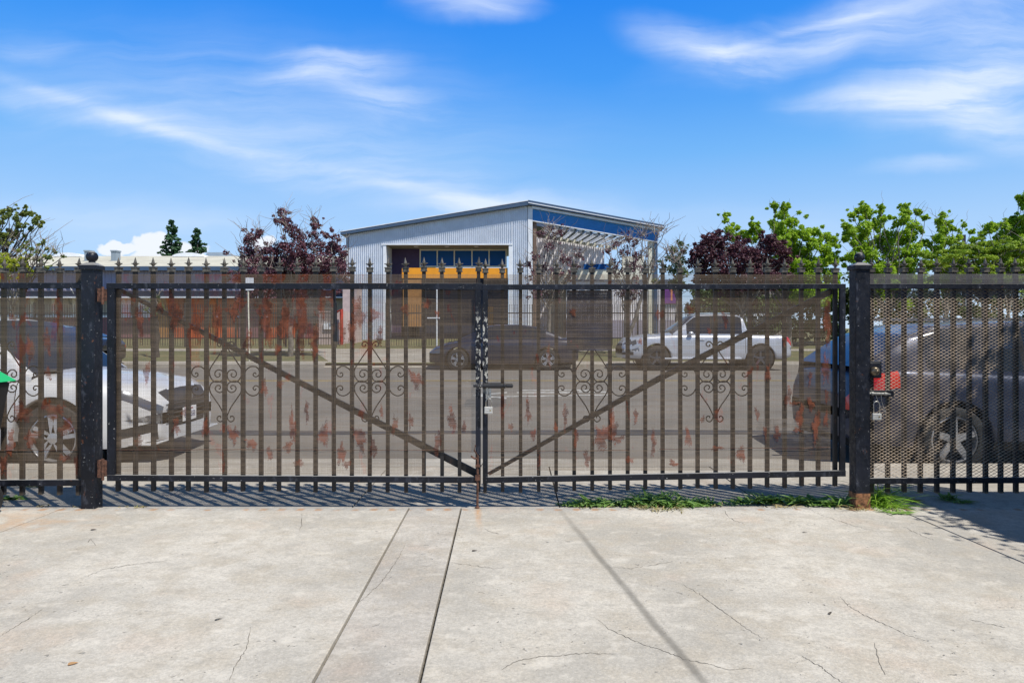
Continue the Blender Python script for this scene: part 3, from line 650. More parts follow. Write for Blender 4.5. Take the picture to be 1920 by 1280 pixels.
# ------------------------------------------------------------------ iron fence and gates
YF = 4.935; YR = .025          # front face of the frame, frame depth
YM = YF+YR+.004                # screen plane
YP = YM+.010                   # picket front
def wires(x0, x1, z0, z1, ph=0.0, py=.0086, pxx=.0082, t=.00086, yo=0.0, jit=.12, seed=1):
    rnd = random.Random(seed); mb = MB()
    def bul(x, z): return YM+yo+.0022*sin(x*5.1+ph)+.0012*sin(x*13+z*3+ph)+.0008*sin(z*9+x*2)
    def strand(pts, r):
        b = len(mb.v); K = len(pts)
        for i, p in enumerate(pts):
            hor = abs(pts[-1][0]-pts[0][0]) > abs(pts[-1][2]-pts[0][2])
            for (a, c) in ((0, r), (r, 0), (0, -r), (-r, 0)):
                mb.v.append((p[0], p[1]+a, p[2]+c) if hor else (p[0]+c, p[1]+a, p[2]))
        for i in range(K-1):
            for j in range(4): mb.f.append((b+i*4+j, b+i*4+(j+1) % 4, b+i*4+4+(j+1) % 4, b+i*4+4+j)); mb.m.append(0)
    nx = max(2, int((x1-x0)/.09)); z = z0+py/2
    while z < z1:
        zz = z+rnd.uniform(-jit, jit)*py
        strand([(x0+(x1-x0)*i/nx, bul(x0+(x1-x0)*i/nx, zz), zz) for i in range(nx+1)], t*rnd.uniform(.7, 1.4)); z += py
    nz = max(1, int((z1-z0)/.12)); x = x0+pxx/2
    while x < x1:
        xx = x+rnd.uniform(-jit, jit)*pxx
        strand([(xx, bul(xx, z0+(z1-z0)*i/nz)+.0012, z0+(z1-z0)*i/nz) for i in range(nz+1)], t*.9); x += pxx
    return mb
def screen(parent, x0, x1, z0, z1, mat='wire', **k):
    return part('wire_screen', wires(x0, x1, z0, z1, **k), M[mat], parent, normals=False)
def finial_mb(x, z0, lean=0, s=1.0):
    # z0 = top of the picket; collar block, waist, spear with four leaves
    mb = MB(); w = .020*s; y = YP+.014
    mb.box(x-w, x+w, y-w, y+w, z0-.002, z0+.022); mb.box(x-w*1.18, x+w*1.18, y-w*1.18, y+w*1.18, z0+.020, z0+.027); mb.box(x-w*1.12, x+w*1.12, y-w*1.12, y+w*1.12, z0-.006, z0+.0)
    mb.tube([(x, y, z0+.026), (x, y, z0+.042)], .0085, 8)
    zc = z0+.050
    for (dx, dy) in ((1, 0), (-1, 0), (0, 1), (0, -1)):   # curled leaves
        p = [(0, -.012, .008), (.010, -.004, .0065), (.020, .003, .005), (.030, .004, .002)]
        mb.tube([(x+dx*a, y+dy*a, zc+b) for a, b, r in p], [r for a, b, r in p], 5)
    mb.lathe([(.0, -.016), (.0085, -.006), (.0125, .008), (.0085, .024), (.003, .043), (0, .052)], (x, y, zc), 8)
    if lean: mb.xf(Matrix.Translation((x, y, z0)) @ Matrix.Rotation(lean, 4, 'Y') @ Matrix.Translation((-x, -y, -z0)))
    return mb
pick_rnd = random.Random(11)
def pickets(parent, pxs, pytop, pybot, slopef=None, brk=()):
    for px in pxs:
        x = fx(px); zt = fz(pytop(px) if callable(pytop) else pytop)+pick_rnd.uniform(-.003, .003); zb = fz(pybot(px) if callable(pybot) else pybot)+pick_rnd.uniform(-.006, .006)
        ln = pick_rnd.uniform(-.002, .002); hw = .0128
        mb = MB().box(x-hw, x+hw, YP, YP+.028, zb, zt); mb.v = [(a+ln*(c-1), b, c) for a, b, c in mb.v]
        o = part('picket', mb, M['picket'], parent)
        f = finial_mb(x+ln*(zt-1), zt-.001, pick_rnd.uniform(-.05, .05)).build('finial', M['finial']); f.parent = o
def spiral(cx, cz, r0, r1, a0, turns, n=22):
    return [(cx+(r0+(r1-r0)*k/n)*cos(a0+turns*2*pi*k/n), cz+(r0+(r1-r0)*k/n)*sin(a0+turns*2*pi*k/n)) for k in range(n+1)]
def scroll_mb(cx):
    s = DF/F; mb = MB(); y = YP+.033
    def put(pts, mx): mb.tube([(cx+mx*a*s, y, CZ+(HY-b)*s) for a, b in pts], (.0046), 6)
    for mx in (1, -1):
        # heart standing on its lobes: from the apex down to the shoulder, round under and curled in
        up = [(3, 652), (14, 668), (24, 683), (29.5, 692), (30.5, 701), (28, 709), (22, 715.5), (14, 717), (6, 713), (3, 706), (4, 699), (9, 694.5), (15, 694), (19.5, 698), (20, 704), (16, 707.5), (11.5, 706), (10.5, 702), (13, 700.5)]
        lo = [(-2+4, 782), (10, 765), (20, 750), (28, 738), (30.5, 728), (27, 719.5), (20, 715.5), (12, 716), (5, 720), (2.5, 727), (4.5, 733), (10, 736.5), (16, 735), (19.5, 730.5), (18.5, 725.5), (14, 723), (10, 725), (10.5, 729), (13, 730)]
        c1 = [(59, 699), (62, 702), (60, 706), (55.5, 706.5), (52, 703), (52.5, 698), (57, 694.5)]
        side = [(56, 700), (58, 702.5), (55.5, 704.5), (52.5, 702), (53, 697.5), (57, 695.5), (62, 697), (64, 702), (62, 690), (55, 687.5), (47, 688), (38, 695), (35, 704), (35, 715), (35, 727), (39, 737), (47, 743), (56, 743), (62.5, 739), (64.5, 732), (62, 726.5), (57, 725), (53, 728), (53, 733), (56.5, 735.5), (59, 733)]
        side = [(57.5, 702), (56, 699.5), (53, 700.5), (52.5, 704.5), (56, 707), (61, 705.5), (64, 701), (63.5, 695), (60, 690), (54, 687.3), (47, 688), (40, 693), (36, 700), (34.5, 708), (34.5, 722), (36, 730), (40, 737), (47, 742), (54, 742.7), (60, 740), (63.5, 735), (64, 729), (61, 725), (56, 724), (52.5, 727), (53, 731), (56, 732), (57.5, 729.5)]
        top = [(2, 655), (3, 648), (6, 643), (11, 640.5), (15, 643), (15.5, 647.5), (12, 650), (9, 648), (10, 645.5)]
        bot = [(2, 781), (4, 787), (8, 791.5), (13, 791), (16, 786.5), (14, 782), (10, 781.5), (9, 785)]
        for pts in (up, lo, side, top, bot): put(catmull(pts), mx)
    return mb
def catmull(p, n=4):
    out = []
    for i in range(len(p)-1):
        a = p[max(i-1, 0)]; b = p[i]; c = p[i+1]; d = p[min(i+2, len(p)-1)]
        for k in range(n):
            t = k/n; out.append(tuple(.5*((2*b[j])+(-a[j]+c[j])*t+(2*a[j]-5*b[j]+4*c[j]-d[j])*t*t+(-a[j]+3*b[j]-3*c[j]+d[j])*t**3) for j in range(2)))
    out.append(p[-1]); return out
def scroll(parent, px): part('scroll_ornament', scroll_mb(fx(px)), M['scroll'], parent, smooth=True)
def rail(parent, pxa, pxb, pya0, pya1, pyb0=None, pyb1=None, name='rail', mat='black', yo=0):
    pyb0 = pya0 if pyb0 is None else pyb0; pyb1 = pya1 if pyb1 is None else pyb1
    mb = MB().prism([(fx(pxa), fz(pya1)), (fx(pxb), fz(pyb1)), (fx(pxb), fz(pyb0)), (fx(pxa), fz(pya0))], 'y', YF+yo, YF+YR+yo)
    return part(name, mb, M[mat], parent, bevel=.0018)
def stile(parent, a, b, t, bt, mat='black', name='stile'):
    return part(name, MB().box(fx(a), fx(b), YF+.001, YF+YR+.001, fz(bt), fz(t)), M[mat], parent, bevel=.0018)
def tie(parent, pts):
    rnd = random.Random(len(pts)); q = []
    for (a, b), (c, d) in zip(pts, pts[1:]):
        n = max(1, int(abs(c-a)/14)); q += [(a+(c-a)*k/n, b+(d-b)*k/n+rnd.uniform(-.6, .6)) for k in range(n)]
    q.append(pts[-1]); part('tie_wire', MB().tube([(fx(a), YM-.006, fz(b)) for a, b in q], .0017, 5), M['rust'], parent)
TZ0, TZ1 = fz(532), fz(513.5)

# left gate leaf
gl = empty('driveway_gate', (fx(216), DF, 0), 'left gate leaf, its brace falling from the hinge side to the centre', 'gate', 'pair of driveway gate leaves')
PL = [218, 250, 284, 318, 350, 384, 418, 453, 487, 521, 555.5, 590, 624, 658.5, 692, 726, 760, 794, 828, 861, 897]
pickets(gl, PL, 507, lambda p: 922+(p-218)*.003)
rail(gl, 203, 904, 531, 541.5, 531.5, 543); rail(gl, 204, 892, 889, 900, 892.5, 904)
stile(gl, 204, 218, 541, 889); stile(gl, 892, 901.5, 543, 905, 'stile', 'meeting_stile')
br = MB().prism([(fx(216), fz(546)), (fx(222), fz(541)), (fx(895), fz(884)), (fx(895), fz(895)), (fx(888), fz(895))], 'y', YP+.030, YP+.055); part('brace', br, M['picket'], gl)
for px in (418, 692): scroll(gl, px)
z3, z2 = fz(889), fz(543.5)
screen(gl, fx(218), fx(624.5), z3, z2, seed=2); screen(gl, fx(658.5), fx(796), z3, z2, ph=2, seed=3); screen(gl, fx(624.5), fx(658.5), z3, fz(640), ph=2, seed=4)
screen(gl, fx(796), fx(891), fz(848), z2, ph=3, seed=5); screen(gl, fx(218), fx(892), TZ0, TZ1, ph=1, seed=6)
screen(gl, fx(548), fx(624), fz(606), z2, 'wire_grey', yo=.004, py=.0055, pxx=.0055, t=.0011, seed=7)
pass
tie(gl, [(218, 843), (420, 842.5), (700, 843.5), (795, 843), (884, 846)])
def rust_patch(parent, blobs, seed):
    rnd = random.Random(seed); mb = MB(); st = .0040
    for (px, py, rx, ry) in blobs:
        cx, cz, ax, az = fx(px), fz(py), rx*DF/F, ry*DF/F; ph = [rnd.uniform(0, 6.28) for _ in range(6)]
        def inside(x, z):
            u, v = (x-cx)/ax, (z-cz)/az; t = math.atan2(v, u)
            return 1.45*(1-(u*u+v*v)/((1+.22*sin(2*t+ph[0])+.20*sin(3*t+ph[1])+.16*sin(5*t+ph[2])+.08*sin(9*t+ph[3])+.16*sin(x*120+ph[4])*sin(z*60+ph[5]))**2*.9))
        nz = int(az*2.8/st); nx = int(ax*2.8/st)
        for i in range(nz):
            z = cz-az*1.4+i*st; run = None
            for j in range(nx+1):
                x = cx-ax*1.4+j*st; ok = j < nx and rnd.random() < inside(x, z)
                if ok and run is None: run = x
                if not ok and run is not None:
                    r = .00125*rnd.uniform(.7, 1.3); y = YM-.0022; b = len(mb.v)
                    for X_ in (run-st*.4, x-st*.4):
                        for (a, c) in ((0, r), (r, 0), (0, -r), (-r, 0)): mb.v.append((X_, y+a, z+c))
                    for q in range(4): mb.f.append((b+q, b+(q+1) % 4, b+4+(q+1) % 4, b+4+q)); mb.m.append(0)
                    run = None
    part('rust_patches', mb, M['wire_rust'], parent, normals=False)
rust_patch(gl, [(501, 608, 12, 44), (532, 610, 12, 38), (566, 618, 12, 46), (566, 566, 9, 12), (605, 572, 8, 24), (465, 640, 8, 24), (672, 588, 15, 28), (641, 622, 7, 30), (701, 590, 9, 18), (440, 580, 9, 22), (330, 590, 10, 30), (262, 600, 9, 34), (300, 575, 7, 12), (520, 655, 9, 10), (590, 655, 7, 14), (712, 630, 8, 18), (760, 580, 7, 14), (800, 570, 8, 10), (820, 588, 4, 10),
    (780, 712, 13, 20), (847, 786, 9, 26), (770, 790, 5, 16), (607, 815, 9, 28), (437, 815, 10, 20), (472, 832, 10, 14), (675, 822, 12, 28), (740, 795, 7, 18), (495, 726, 8, 16), (525, 720, 9, 7), (260, 828, 9, 13), (540, 838, 10, 12), (505, 850, 6, 16), (650, 870, 9, 8), (560, 868, 10, 9), (330, 800, 9, 16), (345, 772, 5, 10), (715, 770, 4, 14), (870, 800, 6, 10), (590, 640, 9, 40), (535, 590, 8, 30), (660, 620, 8, 36), (405, 600, 8, 30), (370, 620, 7, 28), (500, 570, 9, 14), (548, 800, 7, 34), (640, 850, 8, 26), (700, 840, 6, 24), (820, 830, 7, 26), (385, 800, 6, 24), (575, 770, 5, 20), (275, 700, 6, 26)], 5)
# cane bolt, rusty
cb = MB().tube([(fx(896), YF-.012, fz(852)), (fx(896), YF-.012, fz(900)), (fx(895.5), YF-.012, .0)], .0085, 8)
cb.tube([(fx(896), YF-.012, fz(857)), (fx(890), YF-.02, fz(857)), (fx(884), YF-.03, fz(852))], .0065, 7).tube([(fx(896), YF-.012, fz(852)), (fx(890), YF-.024, fz(842)), (fx(892), YF-.02, fz(832))], .005, 6)
cb.lathe([(.0, .0), (.016, .004), (.017, .012), (.010, .02), (.0, .02)], (fx(895.5), YF-.012, -.003), 8)
part('cane_bolt', cb, M['rust'], gl, smooth=False)
part('bolt_guide', MB().box(fx(891.5), fx(900.5), YF-.024, YF-.001, fz(898), fz(888)).box(fx(892), fx(900), YF-.024, YF-.001, fz(873), fz(869)), M['rust'], gl)
for (a, b) in ((541, 566), (861, 893)):
    mb = MB().box(fx(188), fx(197), YF-.012, YF+.02, fz(b), fz(a)).box(fx(196), fx(204), YF-.006, YF+.03, fz(b-2), fz(a+1)).tube([(fx(198), YF-.01, fz(b+5)), (fx(198), YF-.01, fz(a-3))], .010, 8)
    part('hinge', mb, M['rust'], gl)

# right gate leaf
gr = empty('driveway_gate', (fx(1572), DF, 0), 'right gate leaf, its brace rising to the right and its lower rail slightly tilted', 'gate', 'pair of driveway gate leaves')
PR = [909.5, 942, 976, 1010, 1043.5, 1077, 1111, 1144.5, 1178, 1211, 1244, 1277, 1310, 1343.5, 1376, 1408.5, 1441, 1473.5, 1505.5, 1537, 1569]
pickets(gr, PR, lambda p: 509-(p-906)*.0012, lambda p: 925-(p-906)*.019)
rail(gr, 904.5, 1583, 533.5, 544, 532.5, 541.5); rail(gr, 914, 1583, 893, 904, 880.5, 891.5)
stile(gr, 905.3, 914.8, 544, 905, 'stile', 'meeting_stile'); stile(gr, 1572.5, 1582.5, 541.5, 882)
br = MB().prism([(fx(913), fz(889)), (fx(918), fz(893)), (fx(1240), fz(716)), (fx(1566), fz(551)), (fx(1566), fz(541)), (fx(1560), fz(541)), (fx(1236), fz(706))], 'y', YP+.030, YP+.055); part('brace', br, M['picket'], gr)
for px in (1111, 1343.5): scroll(gr, px)
z3 = fz(887); z2 = fz(544.5)
screen(gr, fx(1011), fx(1558), fz(882), z2, ph=4, seed=9); screen(gr, fx(915), fx(1011), fz(851), z2, ph=5, seed=10)
screen(gr, fx(915), fx(1011), fz(892), fz(853), py=.03, pxx=.0075, yo=-.003, seed=11); screen(gr, fx(907), fx(1572), fz(532.5), fz(514), ph=1, seed=12)
screen(gr, fx(1063), fx(1145), fz(657), z2, 'wire_dark', yo=.004, py=.0042, pxx=.0042, t=.0016, seed=13)
# loose torn piece of screen at the lower right
rn = wires(fx(1395), fx(1558), fz(850), fz(786), ph=2, yo=.005, seed=15, py=.010, pxx=.010); 
def keep(mb, test):
    mb2 = MB(); mb2.v = mb.v
    for f, m_ in zip(mb.f, mb.m):
        c = [sum(mb.v[i][k] for i in f)/len(f) for k in range(3)]
        if test(c[0], c[2]): mb2.f.append(f); mb2.m.append(m_)
    return mb2
def torn(x, z):
    px = 960+x*F/DF; py = HY-(z-CZ)*F/DF
    return py > 786+6*sin(px*.05) and py < 792+(px-1395)*.37
part('wire_screen', keep(rn, torn), M['wire_grey'], gr, normals=False)
tie(gr, [(916, 846), (1080, 845), (1180, 843)]); tie(gr, [(1236, 842), (1400, 840), (1490, 840), (1556, 838)])
rust_patch(gr, [(1550, 582, 6, 24), (1552, 637, 5, 12), (1519, 708, 4, 14), (1520, 758, 7, 15), (1550, 742, 5, 14), (1549, 786, 6, 15), (1490, 756, 9, 5), (1130, 818, 20, 24), (1160, 823, 14, 7), (1192, 780, 5, 15), (1295, 580, 12, 9), (1080, 822, 5, 20), (1029, 666, 4, 24), (1435, 811, 4, 14), (1457, 812, 7, 14), (1495, 806, 9, 6), (1042, 800, 4, 12), (1262, 868, 10, 7), (1180, 862, 8, 8), (1318, 786, 5, 8), (1420, 775, 5, 12), (1236, 590, 8, 12), (1330, 620, 5, 6), (1200, 640, 4, 8), (958, 800, 5, 10), (1000, 815, 5, 16), (1345, 840, 12, 6), (1470, 640, 4, 9), (1075, 585, 6, 10), (1552, 600, 7, 44), (1548, 690, 7, 34), (1530, 800, 8, 30), (1500, 780, 7, 30), (1478, 745, 7, 22), (1150, 800, 8, 34), (1225, 830, 6, 26), (1290, 820, 6, 24), (1390, 850, 8, 22), (1100, 860, 7, 18), (1060, 780, 6, 24), (1440, 700, 5, 20), (990, 770, 6, 26), (1360, 600, 6, 16)], 6)
# barrel bolt on the meeting stiles
zb = fz(722); yb = YF-.022
mb = MB().tube([(fx(888), yb, zb), (fx(962), yb, zb)], .0105, 12).tube([(fx(907), yb, zb), (fx(943), yb, zb)], .0165, 12).tube([(fx(944.5), yb, zb), (fx(948), yb, zb)], .019, 12).tube([(fx(949), yb, zb), (fx(961), yb, zb)], .0155, 12)
mb.box(fx(905), fx(940), YF-.014, YF-.001, fz(727), fz(717))
part('barrel_bolt', mb, M['plastic_black'], gr, bevel=.001)
part('bolt_handle', MB().tube([(fx(914), yb-.005, fz(724)), (fx(914.5), yb-.008, fz(738)), (fx(917), yb-.008, fz(744)), (fx(920), yb-.008, fz(741)), (fx(919), yb-.006, fz(735))], .0055, 7).box(fx(911), fx(921), yb+.01, yb+.018, fz(746), fz(726)), M['steel'], gr)
part('stile_weld', MB().tube([(fx(889), yb, fz(722)), (fx(906), yb, fz(722))], .012, 6), M['stile'], gr)
def padlock(name, label, px, py, w, h, sh, tilt=0, y=YF-.04, mat='padlock'):
    r = empty(name, (fx(px), y, fz(py)), label, 'padlock')
    W = w*DF/F; Hh = h*DF/F; S_ = sh*DF/F
    o = MB().box(-W/2, W/2, -.011, .011, -Hh/2, Hh/2).build('lock_body', M[mat], r, bevel=.003)
    pts = [(-W*.34, 0, Hh/2-.004), (-W*.34, 0, Hh/2+S_*.6)]+[(-W*.34*cos(t), 0, Hh/2+S_*.6+W*.34*sin(t)) for t in [pi*k/8 for k in range(1, 8)]]+[(W*.34, 0, Hh/2+S_*.6), (W*.34, 0, Hh/2-.004)]
    MB().tube(pts, .0034, 8).build('shackle', M['steel'], r, smooth=True)
    MB().lathe([(0, 0), (.0055, 0), (.0055, -.0025), (0, -.0025)], (W*.22, -.011, 0), 12, 'y').build('keyhole_boss', M['brass'], r)
    for k in range(3): MB().box(-W*.46, W*.46, -.0122, -.011, -Hh*.36+k*Hh*.3, -Hh*.36+k*Hh*.3+.0016).build('engraved_band', M['steel'], r)
    r.rotation_euler = (0, tilt, 0); return r
padlock('padlock', 'pale steel padlock hanging under the barrel bolt where the leaves meet', 916.5, 767, 15, 13, 17, .03, y=YF-.032)

# posts
def post(px0, px1, pytop, pybot, label, ballr=.040):
    x0, x1 = fx(px0), fx(px1); w = x1-x0; y0 = YF-.035; zb, zt = fz(pybot), fz(pytop); xc = (x0+x1)/2; yc = y0+w/2
    r = empty('gate_post', (xc, yc, zb), label, 'post')
    def wc(mb): return mb
    part('shaft', MB().box(x0, x1, y0, y0+w, zb-.08, zt), M['post'], r, bevel=.004)
    part('weld_bead', MB().tube([(x1-.002, y0+.002, zb), (x1-.002, y0+.001, zt-.02)], .0022, 5), M['post'], r)
    cw = w/2+.011
    mb = MB().box(xc-cw, xc+cw, yc-cw, yc+cw, zt-.022, zt+.010)
    n = len(mb.v); c2 = .026; zz = zt+.010
    mb.v += [(xc-cw, yc-cw, zz), (xc+cw, yc-cw, zz), (xc+cw, yc+cw, zz), (xc-cw, yc+cw, zz), (xc-c2, yc-c2, zz+.022), (xc+c2, yc-c2, zz+.022), (xc+c2, yc+c2, zz+.022), (xc-c2, yc+c2, zz+.022)]
    mb.f += [(n, n+1, n+5, n+4), (n+1, n+2, n+6, n+5), (n+2, n+3, n+7, n+6), (n+3, n, n+4, n+7), (n+4, n+5, n+6, n+7)]; mb.m += [0]*5
    part('cap', mb, M['black'], r, bevel=.003)
    R0 = ballr; zc = zz+.028+R0*.93
    prof_ = [(.0, zz+.02), (.024, zz+.02), (.022, zz+.028), (.018, zz+.034)]+[(R0*sin(t), zc-R0*cos(t)) for t in [pi*(.14+.86*k/14) for k in range(15)]]
    part('ball_finial', MB().lathe([(a, b) for a, b in prof_], (xc, yc, 0), 24), M['black'], r, smooth=True)
    return r
post(161.5, 187, 501, 957, 'left gate post, scuffed blue black paint and glossy ball on its cap')
rp_ = post(1597, 1623, 501, 944, 'right gate post with rusted foot standing in the weeds', .036)
x0, x1 = fx(1597), fx(1623)
part('rusted_foot', MB().box(x0-.002, x1+.002, YF-.037, YF-.037+(x1-x0)+.004, fz(950), fz(921)), simple('flaking_rust', (.22, .10, .045), .9, var=.7, scale=35, bump=.004), rp_)

# left fixed panel
fl = empty('fence_panel', (-3.6, DF, 0), 'fixed fence panel left of the left gate post, in front of the white car', 'fence')
pickets(fl, [-139, -104, -68.5, -33, 2, 37, 72, 107.5, 143], 508, 929)
rail(fl, -160, 159, 530, 540.5, 530.5, 541); rail(fl, -160, 158.5, 899, 911, 897.5, 909)
scroll(fl, 2)
screen(fl, fx(-150), fx(158), fz(897), fz(542), ph=3, seed=16); screen(fl, fx(-150), fx(158), fz(530), fz(512.5), ph=3, seed=17)
tie(fl, [(-120, 844), (158, 843)])
rust_patch(fl, [(56, 655, 8, 32), (88, 640, 7, 30), (24, 600, 7, 16), (40, 772, 18, 24), (100, 770, 26, 14), (125, 800, 14, 20), (60, 820, 18, 16), (20, 830, 10, 26), (120, 858, 12, 9), (90, 700, 6, 14), (143, 870, 6, 18), (5, 870, 8, 20)], 7)
part('clip', MB().tube([(fx(137), YF-.004, fz(540)), (fx(141), YF-.01, fz(545)), (fx(143), YF-.004, fz(551))], .003, 5), M['steel'], fl)
# right pedestrian gate with expanded metal
fr_ = empty('side_gate', (fx(1626), DF, 0), 'narrow side gate of rusty diamond mesh right of the right post', 'gate')
PX = [1637, 1668.5, 1699, 1730, 1761, 1791.5, 1822, 1852.5, 1881, 1909.5, 1938, 1967, 1996, 2025, 2054]
pickets(fr_, PX, 508, 925)
rail(fr_, 1624.5, 2070, 532, 541.5, 533, 542.5); rail(fr_, 1624.5, 2070, 895, 905.5, 893, 903.5)
stile(fr_, 1624.5, 1629, 541.5, 895)
screen(fr_, fx(1625), fx(2065), fz(532), fz(513.5), 'wire_grey', ph=3, py=.0052, pxx=.0052, seed=18)
def diamond(x0, x1, z0, z1, lw=.043, sw=.0245, t=.00185):
    mb = MB(); rows = int((z1-z0)/sw)+1; nx = int((x1-x0)/(lw/2))+1
    for r in range(rows):
        for s_ in (1, -1):
            zc = z0+(r+(.25 if s_ > 0 else .75))*sw; pts = []
            for k in range(nx+1):
                a = (1 if k % 2 == 0 else -1)*s_; x = x0+k*lw/2
                pts.append((x, YM+.001*a, min(z1, max(z0, zc+a*(sw/4-.0008)))))
            b = len(mb.v)
            for p in pts:
                for (dy, dz) in ((-.0028, -t*.45), (-.0008, t*.6), (.0026, t*.45), (.0008, -t*.6)): mb.v.append((p[0], p[1]+dy, p[2]+dz))
            for k in range(len(pts)-1):
                for j in range(4): mb.f.append((b+k*4+j, b+k*4+(j+1) % 4, b+k*4+4+(j+1) % 4, b+k*4+4+j)); mb.m.append(0)
    return mb
part('diamond_mesh', diamond(fx(1626), fx(2066), fz(894), fz(543)), M['expanded'], fr_, normals=False)
for a, b in ((1675, 1766), (1789, 1886)): screen(fr_, fx(a), fx(b), fz(561), fz(543), 'wire_dark', yo=.006, py=.0045, pxx=.0045, seed=19)
# lock furniture on the side gate
part('lock_plate', MB().box(fx(1625), fx(1649), YF-.004, YF+.02, fz(708), fz(677)).box(fx(1627), fx(1646), YF-.008, YF-.003, fz(706), fz(680)), M['black'], fr_, bevel=.002)
part('lock_knob', MB().lathe([(0, -.052), (.020, -.052), (.030, -.044), (.032, -.026), (.026, -.010), (.018, 0)], (fx(1631.5), YF-.008, fz(694.5)), 20, 'y').lathe([(0, -.056), (.010, -.056), (.010, -.050)], (fx(1633.5), YF-.008, fz(694.5)), 12, 'y'), simple('worn_bronze_knob', (.16, .13, .09), .38, .7, var=.4, scale=60), fr_, smooth=True)
part('bolt_plate', MB().box(fx(1625), fx(1672), YF-.004, YF+.01, fz(743), fz(731)), M['black'], fr_, bevel=.001)
part('slide_bolt', MB().tube([(fx(1621), YF-.02, fz(736)), (fx(1657), YF-.02, fz(737))], .0085, 10).tube([(fx(1627), YF-.02, fz(736)), (fx(1631), YF-.02, fz(736))], .012, 10).tube([(fx(1651), YF-.02, fz(737)), (fx(1655), YF-.02, fz(737))], .012, 10).tube([(fx(1657), YF-.02, fz(737)), (fx(1664), YF-.02, fz(738))], [.0085, .003], 8), M['steel'], fr_)
part('wire_loop', MB().tube([(fx(a), YF-.026, fz(b)) for a, b in catmull([(1635, 738), (1639, 750), (1646, 763), (1654, 772), (1650, 762), (1646, 750), (1645, 738)])], .0019, 6), M['steel'], fr_)
part('hasp', MB().tube([(fx(1630), YF-.02, fz(741)), (fx(1630), YF-.02, fz(751)), (fx(1634, ), YF-.02, fz(753)), (fx(1638), YF-.02, fz(750)), (fx(1638), YF-.02, fz(741))], .0045, 6), M['black'], fr_)
padlock('padlock', 'small striped grey padlock hanging on the side gate hasp', 1636, 779, 16, 12, 28, 0, y=YF-.03)

# wheeled bin at the left edge
bn_ = empty('wheelie_bin', (-3.82, 4.45, yz(4.45)), 'black wheeled bin with bright green lid at the left edge', 'bin')
bx0, bx1 = -4.15, -3.455; zt = CZ+(HY-728)*4.2/F
mb = MB(); n0 = [(-4.07, 4.22), (-3.62, 4.22), (-3.62, 4.70), (-4.07, 4.70)]; n1 = [(bx0+.04, 4.16), (bx1-.05, 4.16), (bx1-.05, 4.78), (bx0+.04, 4.78)]
mb.v = [(a, b, yz(b)+.06) for a, b in n0]+[(a, b, zt) for a, b in n1]; mb.f = [(0, 3, 2, 1), (4, 5, 6, 7)]+[(i, (i+1) % 4, 4+(i+1) % 4, 4+i) for i in range(4)]; mb.m = [0]*6
part('bin_body', mb, M['plastic_black'], bn_, bevel=.02)
mb = MB(); L0 = [(bx0, 4.10, zt), (bx1-.03, 4.10, zt), (bx1-.03, 4.82, zt), (bx0, 4.82, zt)]; L1 = [(bx0+.05, 4.16, zt+.085), (bx1-.15, 4.16, zt+.085), (bx1-.15, 4.78, zt+.085), (bx0+.05, 4.78, zt+.085)]
mb.v = L0+L1; mb.f = [(0, 3, 2, 1), (4, 5, 6, 7)]+[(i, (i+1) % 4, 4+(i+1) % 4, 4+i) for i in range(4)]; mb.m = [0]*6
part('bin_lid', mb, flat('green_plastic', (.02, .42, .15), .45), bn_, bevel=.012)
part('lid_hinge', MB().tube([(bx1-.04, 4.12, zt+.03), (bx1-.015, 4.12, zt+.03)], .02, 12), M['plastic_black'], bn_)
for x in (-4.06, -3.64): part('wheel', MB().tube([(x, 4.72, yz(4.7)+.1), (x+.05, 4.72, yz(4.7)+.1)], .1, 18), M['rubber'], bn_)
print('fence done')
